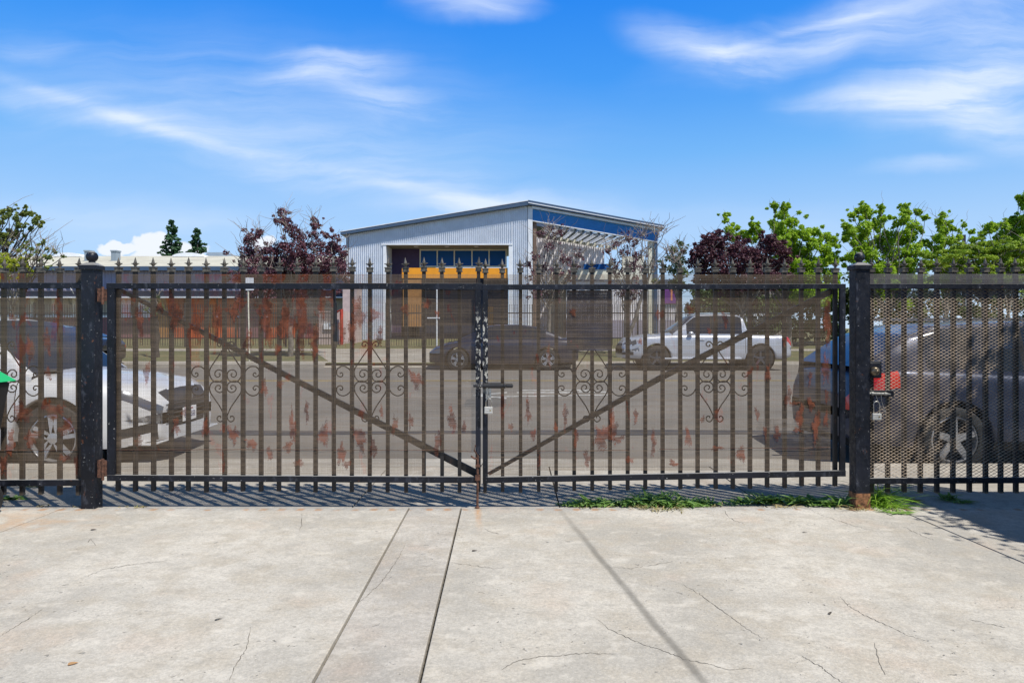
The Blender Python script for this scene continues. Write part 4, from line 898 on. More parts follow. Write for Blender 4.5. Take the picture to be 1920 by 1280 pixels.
# ------------------------------------------------------------------ cars
def interp(t, x):
    if x <= t[0][0]: return t[0][1]
    for (a, b), (c, d) in zip(t, t[1:]):
        if x <= c:
            k = (x-a)/(c-a) if c > a else 1; k = k*k*(3-2*k)*.35+k*.65; return b+(d-b)*k
    return t[-1][1]
def make_car(label, loc, flip, sp, paint, rim='rim', cat='car', name='parked_car', group='cars parked in the street'):
    """x runs from the tail (0) to the nose (L); y across; flip turns the nose to -x."""
    L, W = sp['L'], sp['W']; hw = W/2; R = sp['R']; xr, xf = sp['wheels']; zw = R
    root = empty(name, loc, label, cat, group, pi if flip else 0)
    AR = R*1.16
    xs = set()
    n = int(L/.045)
    for i in range(n+1): xs.add(round(L*i/n, 4))
    for d in (.0, .01, .02, .035, .05, .08): xs.add(d); xs.add(round(L-d, 4))
    for q in sp['seams']: xs.add(q-.005); xs.add(q+.005)
    xs = sorted(xs)
    def halfw(x):
        tf = max(0, (x-(L-sp['nose']))/sp['nose']); tr = max(0, (sp['tail']-x)/sp['tail'])
        return hw*(1-sp.get('nt', .26)*tf**2.4-.17*tr**2.6)
    secs = []
    for x in xs:
        w = halfw(x); dk = interp(sp['deck'], x); sh = interp(sp['shoulder'], x); zb = interp(sp['bottom'], x)
        e = min(1, min(x, L-x)/.09); ee = sqrt(max(0, 1-(1-e)**2)); w *= .90+.10*ee; dk2 = zb+(dk-zb)*(.93+.07*ee); sh = zb+(sh-zb)*(.93+.07*ee)
        pts = [(w*.80, zb-.0), (w*.965, zb+.03), (w*.99, zb+.12), (w, zb+.22), (w*1.0, zb+.30), (w*1.0, (zb+sh)/2), (w*1.0, sh-.17), (w*.992, sh-.09), (w*.975, sh-.035), (w*.94, sh), (w*.86, sh+(dk2-sh)*.35), (w*.70, sh+(dk2-sh)*.7), (w*.45, dk2-.008), (w*.2, dk2), (0, dk2+.004)]
        az = 0
        for wx in (xr, xf):
            d = abs(x-wx)
            if d < AR: az = max(az, zw+sqrt(AR*AR-d*d))
        if az:
            pts = [(a, max(z, min(az, sh-.05)+.004*i)) if i < 7 else (a, z) for i, (a, z) in enumerate(pts)]
            # flare
            pts = [(a*(1.012 if 1 <= i < 7 else 1), z) for i, (a, z) in enumerate(pts)]
        if sp.get('bed') and sp['bed'][0] < x < sp['bed'][1]: pts = [(a, z) if i < 11 else (a if i > 11 else pts[10][0]-.02, .80) for i, (a, z) in enumerate(pts)]
        secs.append(pts)
    K = len(secs[0]); groups = {}
    def emit(key, ps):
        mb = groups.setdefault(key, MB()); mb.quad(*ps)
    for i in range(len(xs)-1):
        xm = (xs[i]+xs[i+1])/2
        for s_ in (1, -1):
            for j in range(K-1):
                a, b, c, d = secs[i][j], secs[i+1][j], secs[i+1][j+1], secs[i][j+1]
                zc = (a[1]+b[1]+c[1]+d[1])/4; yc = (a[0]+c[0])/2/hw
                key = sp['tag'](xm, zc, yc, j)
                seam = any(abs(xm-q) < .005 for q in sp['seams']) and 2 < j < 9
                if seam: key = 'door_gap'
                elif key == 'body' and len(sp['seams']) > 1 and sp['seams'][0] < xm < sp['seams'][-1] and 1 <= j < 9: key = 'door_rear' if xm < sp['seams'][1] else 'door_front'
                ps = [(xs[i], s_*a[0], a[1]), (xs[i+1], s_*b[0], b[1]), (xs[i+1], s_*c[0], c[1]), (xs[i], s_*d[0], d[1])]
                if s_ < 0: ps.reverse()
                emit(key+('L' if s_ > 0 else 'R') if key.startswith(('door_', 'headlight', 'taillight', 'fog')) else key, ps)
    for i, sgn in ((0, 1), (len(xs)-1, -1)):      # end caps, in bands so that grille, lamps and plate areas can differ
        for j in range(K-1):
            a, b = secs[i][j], secs[i][j+1]; x = xs[i]
            for q in range(6):
                ya0, ya1 = a[0]*q/6, a[0]*(q+1)/6; yb0, yb1 = b[0]*q/6, b[0]*(q+1)/6
                for s_ in (1, -1):
                    key = sp['tag'](x, (a[1]+b[1])/2, (ya0+ya1)/2/hw, -1)
                    emit(key+('L' if s_ > 0 else 'R') if key.startswith(('headlight', 'taillight', 'fog')) else key, [(x, s_*ya0, a[1]), (x, s_*ya1, a[1]), (x, s_*yb1, b[1]), (x, s_*yb0, b[1])])
    # cabin
    gx = sp['cabin']  # list of (x, ztop)
    cx = sorted(set([round(gx[0][0]+(gx[-1][0]-gx[0][0])*i/60, 4) for i in range(61)]+[g[0] for g in gx]))
    cs = []
    def lin(t, x):
        for (a, b), (c, d) in zip(t, t[1:]):
            if x <= c: return b+(d-b)*(x-a)/(c-a)
        return t[-1][1]
    zmax = max(g[1] for g in gx)
    for x in cx:
        sh = interp(sp['shoulder'], x); zt = lin(gx, x)
        zt = max(zt, sh+.004); k = (zt-sh)/(zmax-sh); w = min(halfw(x), hw)*.945; wt = w*(1-.20*k)
        cs.append([(w, sh-.01), (w-(w-wt)*.06, sh+(zt-sh)*.07), (w-(w-wt)*.5, sh+(zt-sh)*.48), (w-(w-wt)*.84, sh+(zt-sh)*.84), (wt*.985, zt-.035*k-.004), (wt*.93, zt-.01*k), (wt*.75, zt+.004*k), (wt*.4, zt+.018*k), (0, zt+.022*k)])
    r0, r1 = sp['roof']; pil = sp['pillars']
    for i in range(len(cx)-1):
        xm = (cx[i]+cx[i+1])/2
        for s_ in (1, -1):
            for j in range(8):
                a, b, c, d = cs[i][j], cs[i+1][j], cs[i+1][j+1], cs[i][j+1]
                hgt = a[1]
                if j >= 4:
                    if xm > r1: key = 'windscreen'
                    elif xm < r0: key = 'rear_window'
                    else: key = 'roof'
                    if j == 4: key = 'roof'
                elif j == 0 or j == 3 and False: key = 'roof'
                else:
                    key = 'roof'; zt = lin(gx, xm); sh = interp(sp['shoulder'], xm)
                    if zt-sh > .14 and sp['glass'][0] < xm < sp['glass'][1]:
                        key = 'side_window'+str(sum(1 for p in pil if xm > p))+('L' if s_ > 0 else 'R')
                        if any(abs(xm-p) < sp.get('pw', .035) for p in pil): key = 'pillar'
                ps = [(cx[i], s_*a[0], a[1]), (cx[i+1], s_*b[0], b[1]), (cx[i+1], s_*c[0], c[1]), (cx[i], s_*d[0], d[1])]
                if s_ < 0: ps.reverse()
                emit(key, ps)
    MT = dict(body=paint, roof=sp.get('roofmat', paint), bumper=sp.get('bumper', M['plastic_black']), sill=M['plastic_black'], hatch_=paint, grille=M['plastic_black'], pillar=M['pillar'], windscreen=M['glass'], rear_window=M['glass'], plate=M['trimwhite'], bed_liner=M['plastic_black'], door_gap=M['well'], trimline=M['chrome'], hatch=paint)
    NM = dict(pillar='window_pillar', door_gap='door_gap', trimline='grille_trim')
    for key, mb in groups.items():
        k = key.rstrip('LR'); nm = NM.get(k, k)
        if k.startswith('side_window'): mt = M['glass']; nm = 'side_window'
        elif k.startswith('door_gap'): mt = M['well']; nm = 'door_gap'
        elif k.startswith('door'): mt = paint; nm = 'door'
        elif k.startswith('headlight'): mt = M['clear_lens']; nm = 'headlight'
        elif k.startswith('taillight'): mt = M['red_lens']; nm = 'taillight'
        elif k.startswith('fog'): mt = M['plastic_black']; nm = 'fog_lamp_vent'
        else: mt = MT[k]
        mb.v = [(a-L/2, b, c) for a, b, c in mb.v]
        o = mb.build(nm, mt, root, smooth=True, normals=False)
        bm = bmesh.new(); bm.from_mesh(o.data); bmesh.ops.remove_doubles(bm, verts=bm.verts, dist=.0005); bmesh.ops.recalc_face_normals(bm, faces=bm.faces); bm.to_mesh(o.data); bm.free()
        for p in o.data.polygons: p.use_smooth = True
    o = MB().box(.15-L/2, L-.2-L/2, -hw*.80, hw*.80, interp(sp['bottom'], L/2)+.0, .60).build('underbody', M['well'], root)
    cb0, cb1 = sp['roof']
    MB().box(cb0-L/2+.2, cb1-L/2-.2, -hw*.6, hw*.6, .5, zmax*.6).build('seats', M['well'], root)
    # wheels
    for wx in (xr, xf):
        for s_ in (1, -1):
            yy = s_*(hw-.115)
            T = Matrix.Translation((wx-L/2, yy, zw))
            w_ = empty_part('wheel', root, (wx-L/2, yy, zw))
            tw = .115; mb = MB(); rr = R*sp.get('rimf', .70)
            prof_ = [(rr, -tw*.9), (R*.93, -tw), (R*.985, -tw*.85), (R, -tw*.5), (R, tw*.5), (R*.985, tw*.85), (R*.93, tw), (rr, tw*.9)]
            mb.lathe(prof_, (0, 0, 0), 36, 'y'); mb.build('tyre', M['rubber'], w_, smooth=True)
            rb = MB(); y1 = s_*(tw*.80)
            rb.lathe([(rr*1.0, y1), (rr*.93, y1+s_*.006), (rr*.90, y1-s_*.03), (rr*.88, y1-s_*.09)], (0, 0, 0), 36, 'y')
            ns = sp.get('spokes', 5)
            for k in range(ns):
                for off in ((-.12, .12) if sp.get('split') else (0,)):
                    t = 2*pi*k/ns+.3; c_, s__ = cos(t), sin(t); t2 = t+off*1.4
                    a0 = .075; p0 = (rr*.18*cos(t+off), rr*.18*sin(t+off)); p1 = (rr*.92*cos(t2), rr*.92*sin(t2)); wd0, wd1 = rr*(.10 if sp.get('split') else .15), rr*(.085 if sp.get('split') else .12)
                    dx, dz = p1[0]-p0[0], p1[1]-p0[1]; l = sqrt(dx*dx+dz*dz); nx_, nz_ = -dz/l, dx/l
                    P4 = [(p0[0]+nx_*wd0, p0[1]+nz_*wd0), (p1[0]+nx_*wd1, p1[1]+nz_*wd1), (p1[0]-nx_*wd1, p1[1]-nz_*wd1), (p0[0]-nx_*wd0, p0[1]-nz_*wd0)]
                    rb.prism(P4, 'y', y1-s_*.025, y1-s_*.002)
            rb.lathe([(rr*.24, y1-s_*.03), (rr*.22, y1+s_*.004), (0, y1+s_*.008)], (0, 0, 0), 16, 'y')
            rb.build('rim', M[rim], w_, smooth=False)
            MB().lathe([(rr*.9, y1-s_*.05), (0, y1-s_*.05)], (0, 0, 0), 20, 'y').build('brake_disc', M['well'], w_)
            # liner
            MB().lathe([(AR*.99, -.12), (AR*.99, .10)], (wx-L/2, s_*(hw-.15), zw), 28, 'y').build('wheel_arch_liner', M['well'], root)
    for s_ in (1, -1):   # mirrors and handles
        mx_ = sp['glass'][1]-.12; sh = interp(sp['shoulder'], mx_)
        mb = MB().lathe([(0, 0), (.07, .015), (.085, .05), (.08, .10), (0, .12)], (0, 0, 0), 12, 'y'); mb.v = [(a*.9, b*s_, c*.75) for a, b, c in mb.v]
        mb.v = [(a+mx_-L/2, b+s_*(hw*.96), c+sh+.06) for a, b, c in mb.v]; mb.build('wing_mirror', paint, root, smooth=True)
        for hx in sp['handles']:
            MB().box(hx-.09-L/2, hx+.09-L/2, min(s_*(hw-.01), s_*(hw+.02)), max(s_*(hw-.01), s_*(hw+.02)), sh-.15, sh-.12).build('door_handle', sp.get('handle_mat', paint), root, bevel=.006)
    return root
def empty_part(name, root, loc):
    o = bpy.data.objects.new(name, None); COL.objects.link(o); o.parent = root; o.location = loc; return o

# white crossover at the near kerb, nose to the right
def tag_white(x, z, y, j):
    L = 4.6; w = y
    if z < .27: return 'bumper'
    if x > L-.30:
        if .42 < z < .79 and w < .50-(.62-z)*.25*(z < .62): return 'grille'
        if .34 < z < .46 and w > .58 and x < L-.02: return 'fog'
    if x > L-.34 and j in (7, 8): return 'headlight'
    if x < .3 and .85 < z < .98 and w > .45: return 'taillight'
    return 'body'
whiteS = dict(L=4.6, W=1.85, R=.352, wheels=(.92, 3.66), nose=.85, tail=.6, nt=.30, seams=[1.55, 2.35, 3.3], handles=[1.75, 2.6],
    deck=[(0, .95), (.25, 1.02), (3.30, 1.02), (3.9, .965), (4.3, .90), (4.5, .82), (4.6, .70)], shoulder=[(0, .92), (.6, .98), (2, .95), (3.3, .93), (3.9, .88), (4.3, .82), (4.6, .66)],
    bottom=[(0, .30), (.3, .22), (1, .20), (3.9, .20), (4.3, .21), (4.6, .27)], cabin=[(.12, 1.0), (.45, 1.42), (.8, 1.55), (1.6, 1.60), (2.35, 1.575), (2.70, 1.53), (3.42, .98)],
    roof=(.5, 2.68), pillars=[.95, 1.7, 2.35], glass=(.55, 3.05), tag=tag_white, rimf=.70, spokes=5, split=True)
yn = 6.86; zc = road_z(7.2)+.0
xw = (96-960)*yn/F
wc = make_car('white crossover parked at the near kerb behind the left gate, plate on its dark grille', (xw+(4.6/2-3.66), yn+.925, zc), False, whiteS, M['white_paint'])
def pl_(root, x, y0, z, tx, rotz, w=.31, h=.155, label=None):
    pb = MB().box(-w/2, w/2, -.006, .006, -h/2, h/2); o = pb.build('number_plate', simple('plate_white', (.72, .70, .68), .5, var=.05), root, bevel=.002)
    o.location = (x, y0, z); o.rotation_euler = (0, 0, rotz)
    t = text(tx, (0, -.0085, -.012), .085, simple('plate_blue', (.05, .06, .16), .6), None, 'plate_number', ext=.001); t.parent = o; t.scale = (.78, 1, 1)
    t2 = MB().box(-.07, .07, -.0078, -.006, .048, .062).build('plate_header', simple('plate_red', (.35, .10, .10), .6), o)
    return o
pl_(wc, 4.6/2+.012, 0.0, .50, '8SDR553', pi/2)
# grille bars, emblem and lower lip
g = MB()
for k in range(5): g.box(4.6/2-.045, 4.6/2+.006, -.50, .50, .44+k*.05, .449+k*.05)
g.build('grille_bars', M['rimdark'], wc)
e_ = MB()
for a in (-.06, -.02, .02, .06): e_.box(2.300, 2.315, a-.008, a+.008, .66, .74)
e_.build('emblem', M['chrome'], wc)
MB().box(2.05, 2.30, -.78, .78, .255, .275).build('bumper_lip', M['white_paint'], wc, bevel=.006)
# wiper cowl
MB().lathe([(0, 0), (.10, .0), (.12, -.02)], (3.40-2.3, -.55, 1.03), 14).build('wiper_cowl', M['plastic_black'], wc)

# dark blue hatchback at the near kerb on the right
def tag_blue(x, z, y, j):
    if z < .30: return 'bumper'
    if x < .46 and j in (6, 7, 8): return 'taillight'
    if j == -1 and z > .72 and y > .70: return 'taillight'
    return 'body'
blueS = dict(L=4.55, W=1.80, R=.335, wheels=(1.0, 3.68), nose=.85, tail=.75, seams=[1.62, 2.5, 3.4], handles=[1.85, 2.75],
    deck=[(0, .80), (.1, 1.02), (.5, 1.08), (3.4, 1.0), (4.0, .93), (4.4, .80), (4.55, .62)], shoulder=[(0, .76), (.15, .98), (.5, 1.04), (2, .97), (3.4, .93), (4.1, .84), (4.55, .58)],
    bottom=[(0, .32), (.3, .24), (1, .2), (4, .2), (4.55, .26)], cabin=[(.10, 1.06), (.62, 1.40), (.95, 1.49), (1.8, 1.53), (2.4, 1.51), (2.75, 1.46), (3.6, .98)],
    roof=(.80, 2.72), pillars=[1.15, 1.75, 2.45], glass=(.75, 3.1), tag=tag_blue, rimf=.72, spokes=5)
xw = (1790-960)*6.9/F
bc = make_car('dark blue hatchback behind the diamond mesh gate, red tail lamp showing', (xw+(4.55/2-1.0), 6.88+.9, zc), False, blueS, M['blue_paint'], 'rim')
MB().box(-2.05, .5, -.62, -.58, 1.54, 1.57).build('roof_rail', M['chrome'], bc)

# far kerb cars
def tag_sedan(x, z, y, j):
    L = 4.7
    if z < .24: return 'bumper'
    if x > L-.4 and j in (6, 7, 8): return 'headlight'
    if x > L-.06 and .3 < z < .6 and y < .6: return 'grille'
    if x < .28 and j in (7, 8): return 'taillight'
    return 'body'
sedanS = dict(L=4.72, W=1.83, R=.335, wheels=(.98, 3.80), nose=.8, tail=.7, seams=[1.45, 2.42, 3.4], handles=[1.75, 2.7],
    deck=[(0, .80), (.1, .96), (.35, 1.02), (.9, 1.05), (3.5, .98), (4.1, .88), (4.5, .76), (4.72, .6)], shoulder=[(0, .78), (.2, .93), (1, .95), (3.4, .91), (4.1, .82), (4.72, .56)],
    bottom=[(0, .30), (.3, .22), (1, .18), (4, .18), (4.72, .24)], cabin=[(.55, 1.04), (1.25, 1.34), (1.9, 1.43), (2.6, 1.42), (2.95, 1.36), (3.78, .96)],
    roof=(1.25, 2.9), pillars=[1.45, 2.35], glass=(1.05, 3.2), tag=tag_sedan, rimf=.64, spokes=5, split=True)
D = 21.3; fz_ = road_z(22)
xc = ((862+1023)/2-960)*D/F; 
make_car('dark navy sedan parked across the street behind the gate latch', (xc+.03, D+.92, fz_), True, sedanS, M['navy_paint'])
def tag_suv(x, z, y, j):
    L = 5.25
    if z < .34: return 'bumper'
    if x > L-.4 and .80 < z < .95 and y > .55: return 'headlight'
    if x > L-.3 and .46 < z < .58 and y > .6: return 'fog'
    if x > L-.05 and .5 < z < .95 and y < .55: return 'grille'
    if x < .22 and .82 < z < 1.12 and y > .78: return 'taillight'
    if .12 < x < 1.32 and j >= 11: return 'bed_liner'
    return 'body'
suvS = dict(L=5.25, W=1.9, R=.39, wheels=(1.02, 4.22), nose=.7, tail=.5, nt=.2, seams=[1.5, 2.5, 3.55], handles=[1.85, 2.85],
    deck=[(0, .95), (.1, 1.12), (3.7, 1.17), (4.5, 1.12), (5.05, 1.02), (5.25, .8)], shoulder=[(0, .9), (.2, 1.08), (3.7, 1.10), (4.5, 1.06), (5.25, .75)],
    bottom=[(0, .42), (.3, .36), (1, .34), (4.2, .34), (5.25, .38)], cabin=[(1.38, 1.14), (1.50, 1.62), (1.65, 1.72), (2.1, 1.755), (2.8, 1.74), (3.05, 1.68), (3.72, 1.14)],
    roof=(1.56, 2.98), pillars=[2.5], glass=(1.58, 3.3), bed=(.12, 1.32), tag=tag_suv, rimf=.60, spokes=5)
D = 21.0; xc = ((1232+1427)/2-960)*D/F; off = (1.02+4.22)/2-5.25/2
sv = make_car('silver pickup truck parked across the street right of centre, running boards along its side', (xc+off, D+.95, fz_), True, suvS, M['silver_paint'], 'rimdark', cat='pickup truck', name='pickup_truck')
for s_ in (1, -1):
    MB().box(-1.0, 1.5, min(s_*.90, s_*1.0), max(s_*.90, s_*1.0), .36, .41).build('running_board', M['silver_paint'], sv, bevel=.01)
    MB().box(-.75, .35, s_*.60-.02, s_*.60+.02, 1.765, 1.80).build('roof_rail', M['chrome'], sv)
D = 21.4
make_car('graphite sedan mostly hidden behind the white crossover across the street', ((40-960)*D/F, D+.92, fz_), True, sedanS, M['grey_paint'])
make_car('blue sedan parked further right across the street beyond the silver car', ((1760-960)*21.2/F, 21.2+.92, fz_), True, sedanS, mat_paint('mid_blue_paint', (.06, .09, .22), .4))
print('cars done')
# ------------------------------------------------------------------ trees, hedges, weeds
M['leaf_plum'] = leafmat('plum_leaves', (.095, .040, .062), (.15, .058, .075), (.27, .12, .13), .25)
M['leaf_plum_dark'] = leafmat('dark_plum_leaves', (.062, .022, .036), (.10, .034, .046), (.17, .065, .07), .2)
M['leaf_maple'] = leafmat('maple_leaves', (.24, .40, .02), (.38, .56, .04), (.62, .70, .09), .5)
M['leaf_olive'] = leafmat('olive_leaves', (.15, .21, .06), (.27, .32, .06), (.46, .44, .09), .35)
M['leaf_yellow'] = leafmat('yellow_green_leaves', (.34, .42, .03), (.48, .52, .05), (.58, .50, .10), .4)
M['leaf_spread'] = leafmat('spreading_leaves', (.20, .32, .02), (.34, .46, .04), (.52, .56, .07), .35)
M['leaf_conifer'] = leafmat('conifer_needles', (.03, .08, .03), (.05, .12, .05), (.08, .16, .05), .1)
M['leaf_dark'] = leafmat('dark_shrub_leaves', (.07, .11, .035), (.11, .16, .045), (.18, .22, .07), .2)
M['bark'] = simple('grey_bark', (.17, .15, .125), .9, var=.4, scale=8, bump=.01); M['bark_pale'] = simple('pale_twigs', (.30, .25, .21), .85, var=.3, scale=6)
M['bark_dark'] = simple('dark_bark', (.05, .042, .038), .9, var=.4, scale=8)
def leaves(mb, c, r, n, ls, rnd, flat_=1.0, cup=0.0):
    for _ in range(n):
        while True:
            q = Vector((rnd.uniform(-1, 1), rnd.uniform(-1, 1), rnd.uniform(-1, 1)))
            if q.length < 1: break
        q *= (.55+.45*rnd.random())/max(.35, q.length)**.5
        p = c+Vector((q.x*r, q.y*r, q.z*r*flat_))
        nrm = Vector((rnd.gauss(0, .6)+q.x*.5, rnd.gauss(0, .6)+q.y*.5, rnd.gauss(.55, .5))).normalized()
        a = nrm.cross(Vector((rnd.uniform(-1, 1), rnd.uniform(-1, 1), rnd.uniform(-1, 1)))).normalized(); b = nrm.cross(a)
        s = ls*rnd.uniform(.6, 1.35)
        mb.quad(p-a*s*.5, p-a*.05*s+b*s*.38, p+a*s*.55-nrm*s*.12, p+a*.02*s-b*s*.36)
def limb(mb, a, b, r0, r1, rnd, wob=.08, n=5, sides=6):
    pts = []; L_ = (b-a).length
    for k in range(n+1):
        t = k/n; p = a.lerp(b, t); w = wob*L_*sin(pi*t)
        pts.append(p+Vector((rnd.uniform(-w, w), rnd.uniform(-w, w), rnd.uniform(-w, w)*.5+w*.3)))
    mb.tube(pts, [r0+(r1-r0)*k/n for k in range(n+1)], sides, caps=False); return pts
def tree(name, label, cat, group, D, clumps, base, mat, ls=.12, dens=60, twigs=0, tr=.13, depth=.8, flat_=.85, seed=1, fork=None, bark='bark', twr=.011, lean=None, extra=1.0, fill=0):
    rnd = random.Random(seed); bx = (base[0]-960)*D/F; bz = base[1] if base[1] < 5 else CZ+(HY-base[1])*D/F
    root = empty(name, (bx, D, bz), label, cat, group)
    cr = MB(); tk = MB(); pts3 = []
    zs = [CZ+(HY-c[1])*D/F for c in clumps]; zmin = min(zs); xmid = sum((c[0]-960)*D/F for c in clumps)/len(clumps)
    fk = Vector((bx+(xmid-bx)*.4, D, bz+(zmin-bz)*.75)) if fork is None else Vector(((fork[0]-960)*D/F, D, CZ+(HY-fork[1])*D/F))
    limb(tk, Vector((bx, D, bz-.3)), fk, tr, tr*.7, rnd, .02, 5, 10)
    for c in clumps:
        r = c[2]*D/F; dd = rnd.uniform(-depth, depth) if len(c) < 4 else c[3]
        D2 = D+dd; p = Vector(((c[0]-960)*D2/F, D2, CZ+(HY-c[1])*D2/F)); pts3.append((p, r))
        n = max(int(dens*.9), int(2.6*dens*(r/.35)**2)); leaves(cr, p, r*1.12, n, ls, rnd, flat_)
        for _ in range(max(1, int(5*extra))):      # ragged satellites
            q = p+Vector((rnd.gauss(0, 1), rnd.gauss(0, 1), rnd.gauss(0, .9)))*r*.85; leaves(cr, q, r*.40, max(4, int(n*.16)), ls, rnd, flat_)
        for _ in range(fill):
            q = p.lerp(fk, rnd.uniform(.12, .6)); leaves(cr, q+Vector((rnd.gauss(0, .5), rnd.gauss(0, .5), rnd.gauss(0, .3)))*r, r*.75, int(n*.35), ls, rnd, flat_)
        lp_ = limb(tk, fk+Vector((0, 0, rnd.uniform(-.2, .2))), p, tr*.32, .012, rnd, .07, 6, 5)
        for _ in range(4 if r > .22 else 1):
            a = lp_[rnd.randint(2, 5)]; limb(tk, a, a+Vector((rnd.gauss(0, 1), rnd.gauss(0, 1), rnd.uniform(.1, 1)))*r*1.1, .012, .004, rnd, .1, 3, 4)
    tw = MB()
    for _ in range(twigs):
        p, r = rnd.choice(pts3); a = p+Vector((rnd.gauss(0, .5), rnd.gauss(0, .5), rnd.gauss(-.3, .5)))*r
        limb(tw, a, a+Vector((rnd.gauss(0, .45), rnd.gauss(0, .45), rnd.uniform(.2, 1.0)))*rnd.uniform(.4, 1.0), twr, twr*.35, rnd, .12, 3, 4)
    offset(cr.build('crown', M[mat], normals=False), root); offset(tk.build('trunk', M[bark], smooth=True), root)
    if twigs: offset(tw.build('bare_twigs', M['bark_pale'], smooth=True), root)
    return root
G1 = 'purple leaved plum trees along the verge'; G2 = 'green maples behind the street'
tree('plum_tree', 'purple plum tree left of the hall with two tall leafy spires', 'tree', G1, 26.5,
     [(530, 398, 11), (537, 415, 12), (522, 415, 9), (548, 430, 13), (560, 445, 15), (589, 412, 7), (592, 425, 8), (590, 440, 10), (486, 436, 9), (470, 448, 15), (462, 470, 16), (478, 475, 20), (500, 470, 10), (522, 466, 16), (556, 468, 22), (596, 462, 20), (630, 447, 10), (626, 465, 15), (642, 478, 10), (608, 488, 24), (560, 492, 28), (520, 492, 26), (478, 498, 24), (636, 498, 18), (455, 492, 10), (500, 520, 30), (560, 520, 32), (610, 515, 26), (455, 520, 20), (540, 548, 26), (590, 548, 20), (480, 545, 22)],
     (545, .2), 'leaf_plum', .085, 130, 300, fill=1, tr=.12, seed=21, fork=(545, 585))
tree('plum_tree', 'sparse reddish plum tree in front of the hall corner, mostly bare twigs', 'tree', G1, 27,
     [(1030, 428, 8), (1016, 440, 9), (1040, 445, 9), (1052, 436, 7), (1030, 462, 11), (1005, 482, 9), (1058, 486, 13), (1084, 478, 8), (1078, 498, 12), (1018, 505, 10), (990, 495, 7), (1045, 510, 14), (1000, 520, 12), (1070, 520, 12), (1035, 545, 20), (1005, 545, 14)],
     (1030, .2), 'leaf_plum', .085, 60, 200, .09, seed=22, fork=(1030, 575), twr=.010)
tree('plum_tree', 'sparse plum tree in front of the slatted porch, reddish leaf tufts', 'tree', G1, 27.4,
     [(1156, 458, 9), (1178, 448, 9), (1190, 456, 8), (1172, 474, 13), (1148, 490, 9), (1196, 480, 11), (1184, 500, 14), (1158, 512, 13), (1140, 470, 6), (1205, 505, 10), (1165, 545, 18), (1190, 548, 16)],
     (1172, .2), 'leaf_plum', .085, 60, 190, .10, seed=23, fork=(1174, 585), twr=.010)
tree('bare_tree', 'bare leaning tree with forked grey limbs at the right end of the hall', 'tree', None, 25.6,
     [(1212, 470, 9), (1232, 440, 7), (1246, 432, 5), (1225, 500, 9), (1252, 470, 6), (1265, 490, 5), (1205, 440, 6)],
     (1163, .15), 'leaf_plum', .05, 1, 110, .085, seed=24, fork=(1207, 545), bark='bark', twr=.012)
tree('plum_tree', 'dense dark purple plum tree in front of the green maples', 'tree', G1, 28,
     [(1345, 437, 9), (1332, 445, 12), (1345, 455, 18), (1322, 462, 16), (1305, 474, 14), (1362, 466, 18), (1385, 470, 20), (1406, 476, 18), (1436, 458, 18), (1446, 446, 11), (1455, 465, 18), (1472, 474, 13), (1478, 488, 9), (1425, 478, 20), (1330, 480, 20), (1300, 488, 12), (1350, 492, 24), (1390, 496, 24), (1430, 498, 24), (1462, 498, 18), (1315, 500, 18), (1355, 525, 28), (1400, 528, 28), (1445, 525, 24), (1320, 525, 22), (1375, 540, 22), (1425, 538, 20)],
     (1392, .2), 'leaf_plum_dark', .095, 150, 60, .13, seed=25, fork=(1392, 585))
tree('shrub_tree', 'small dark shrubby tree between the hall and the purple plum', 'tree', None, 34,
     [(1276, 458, 7), (1262, 468, 9), (1282, 470, 8), (1256, 484, 10), (1274, 488, 13), (1262, 504, 14), (1280, 512, 14), (1268, 535, 18)], (1268, .4), 'leaf_dark', .12, 60, 90, .07, seed=26)
def crop8(L_): return [(1240+a/2.8235, 350+b/2.8235, r/2.8235) for a, b, r in L_]
tree('maple_tree', 'bright green maple rising behind the dark purple plum', 'tree', G2, 33,
     crop8([(342, 150, 17), (345, 178, 14), (358, 232, 32), (402, 218, 18), (480, 198, 20), (500, 235, 32), (450, 255, 34), (385, 270, 30), (600, 100, 24), (652, 112, 24), (640, 150, 32), (588, 190, 26), (690, 192, 38), (620, 222, 42), (690, 260, 46), (752, 250, 36), (812, 240, 32), (700, 325, 52), (760, 370, 42), (872, 262, 26), (905, 290, 34), (870, 335, 36), (808, 305, 40), (745, 430, 40), (620, 300, 50), (900, 380, 40), (840, 400, 40), (660, 420, 60), (800, 480, 50), (900, 470, 50), (640, 520, 60), (760, 560, 60), (880, 560, 60)]),
     (1480, .4), 'leaf_maple', .12, 150, 30, fill=2, tr= .15, seed=31, fork=(1480, 590))
tree('maple_tree', 'bright green maple directly behind the right gate post', 'tree', G2, 33.5,
     crop8([(1010, 150, 24), (1042, 125, 22), (1078, 112, 26), (1165, 108, 17), (1162, 132, 16), (1090, 150, 30), (972, 205, 22), (1000, 235, 38), (1075, 215, 42), (1140, 200, 36), (1180, 172, 22), (1290, 108, 22), (1298, 140, 24), (1357, 130, 20), (1395, 165, 18), (1290, 170, 30), (1252, 192, 26), (1330, 205, 38), (1200, 265, 50), (1050, 290, 50), (975, 275, 26), (1300, 265, 50), (1392, 300, 30), (1100, 360, 52), (1210, 350, 52), (1330, 340, 52), (1010, 370, 40), (1400, 360, 30), (1060, 440, 50), (1180, 440, 56), (1300, 430, 50), (1120, 530, 60), (1260, 530, 60), (1380, 500, 50)]),
     (1660, .4), 'leaf_maple', .12, 150, 30, fill=2, tr= .15, seed=32, fork=(1660, 590))
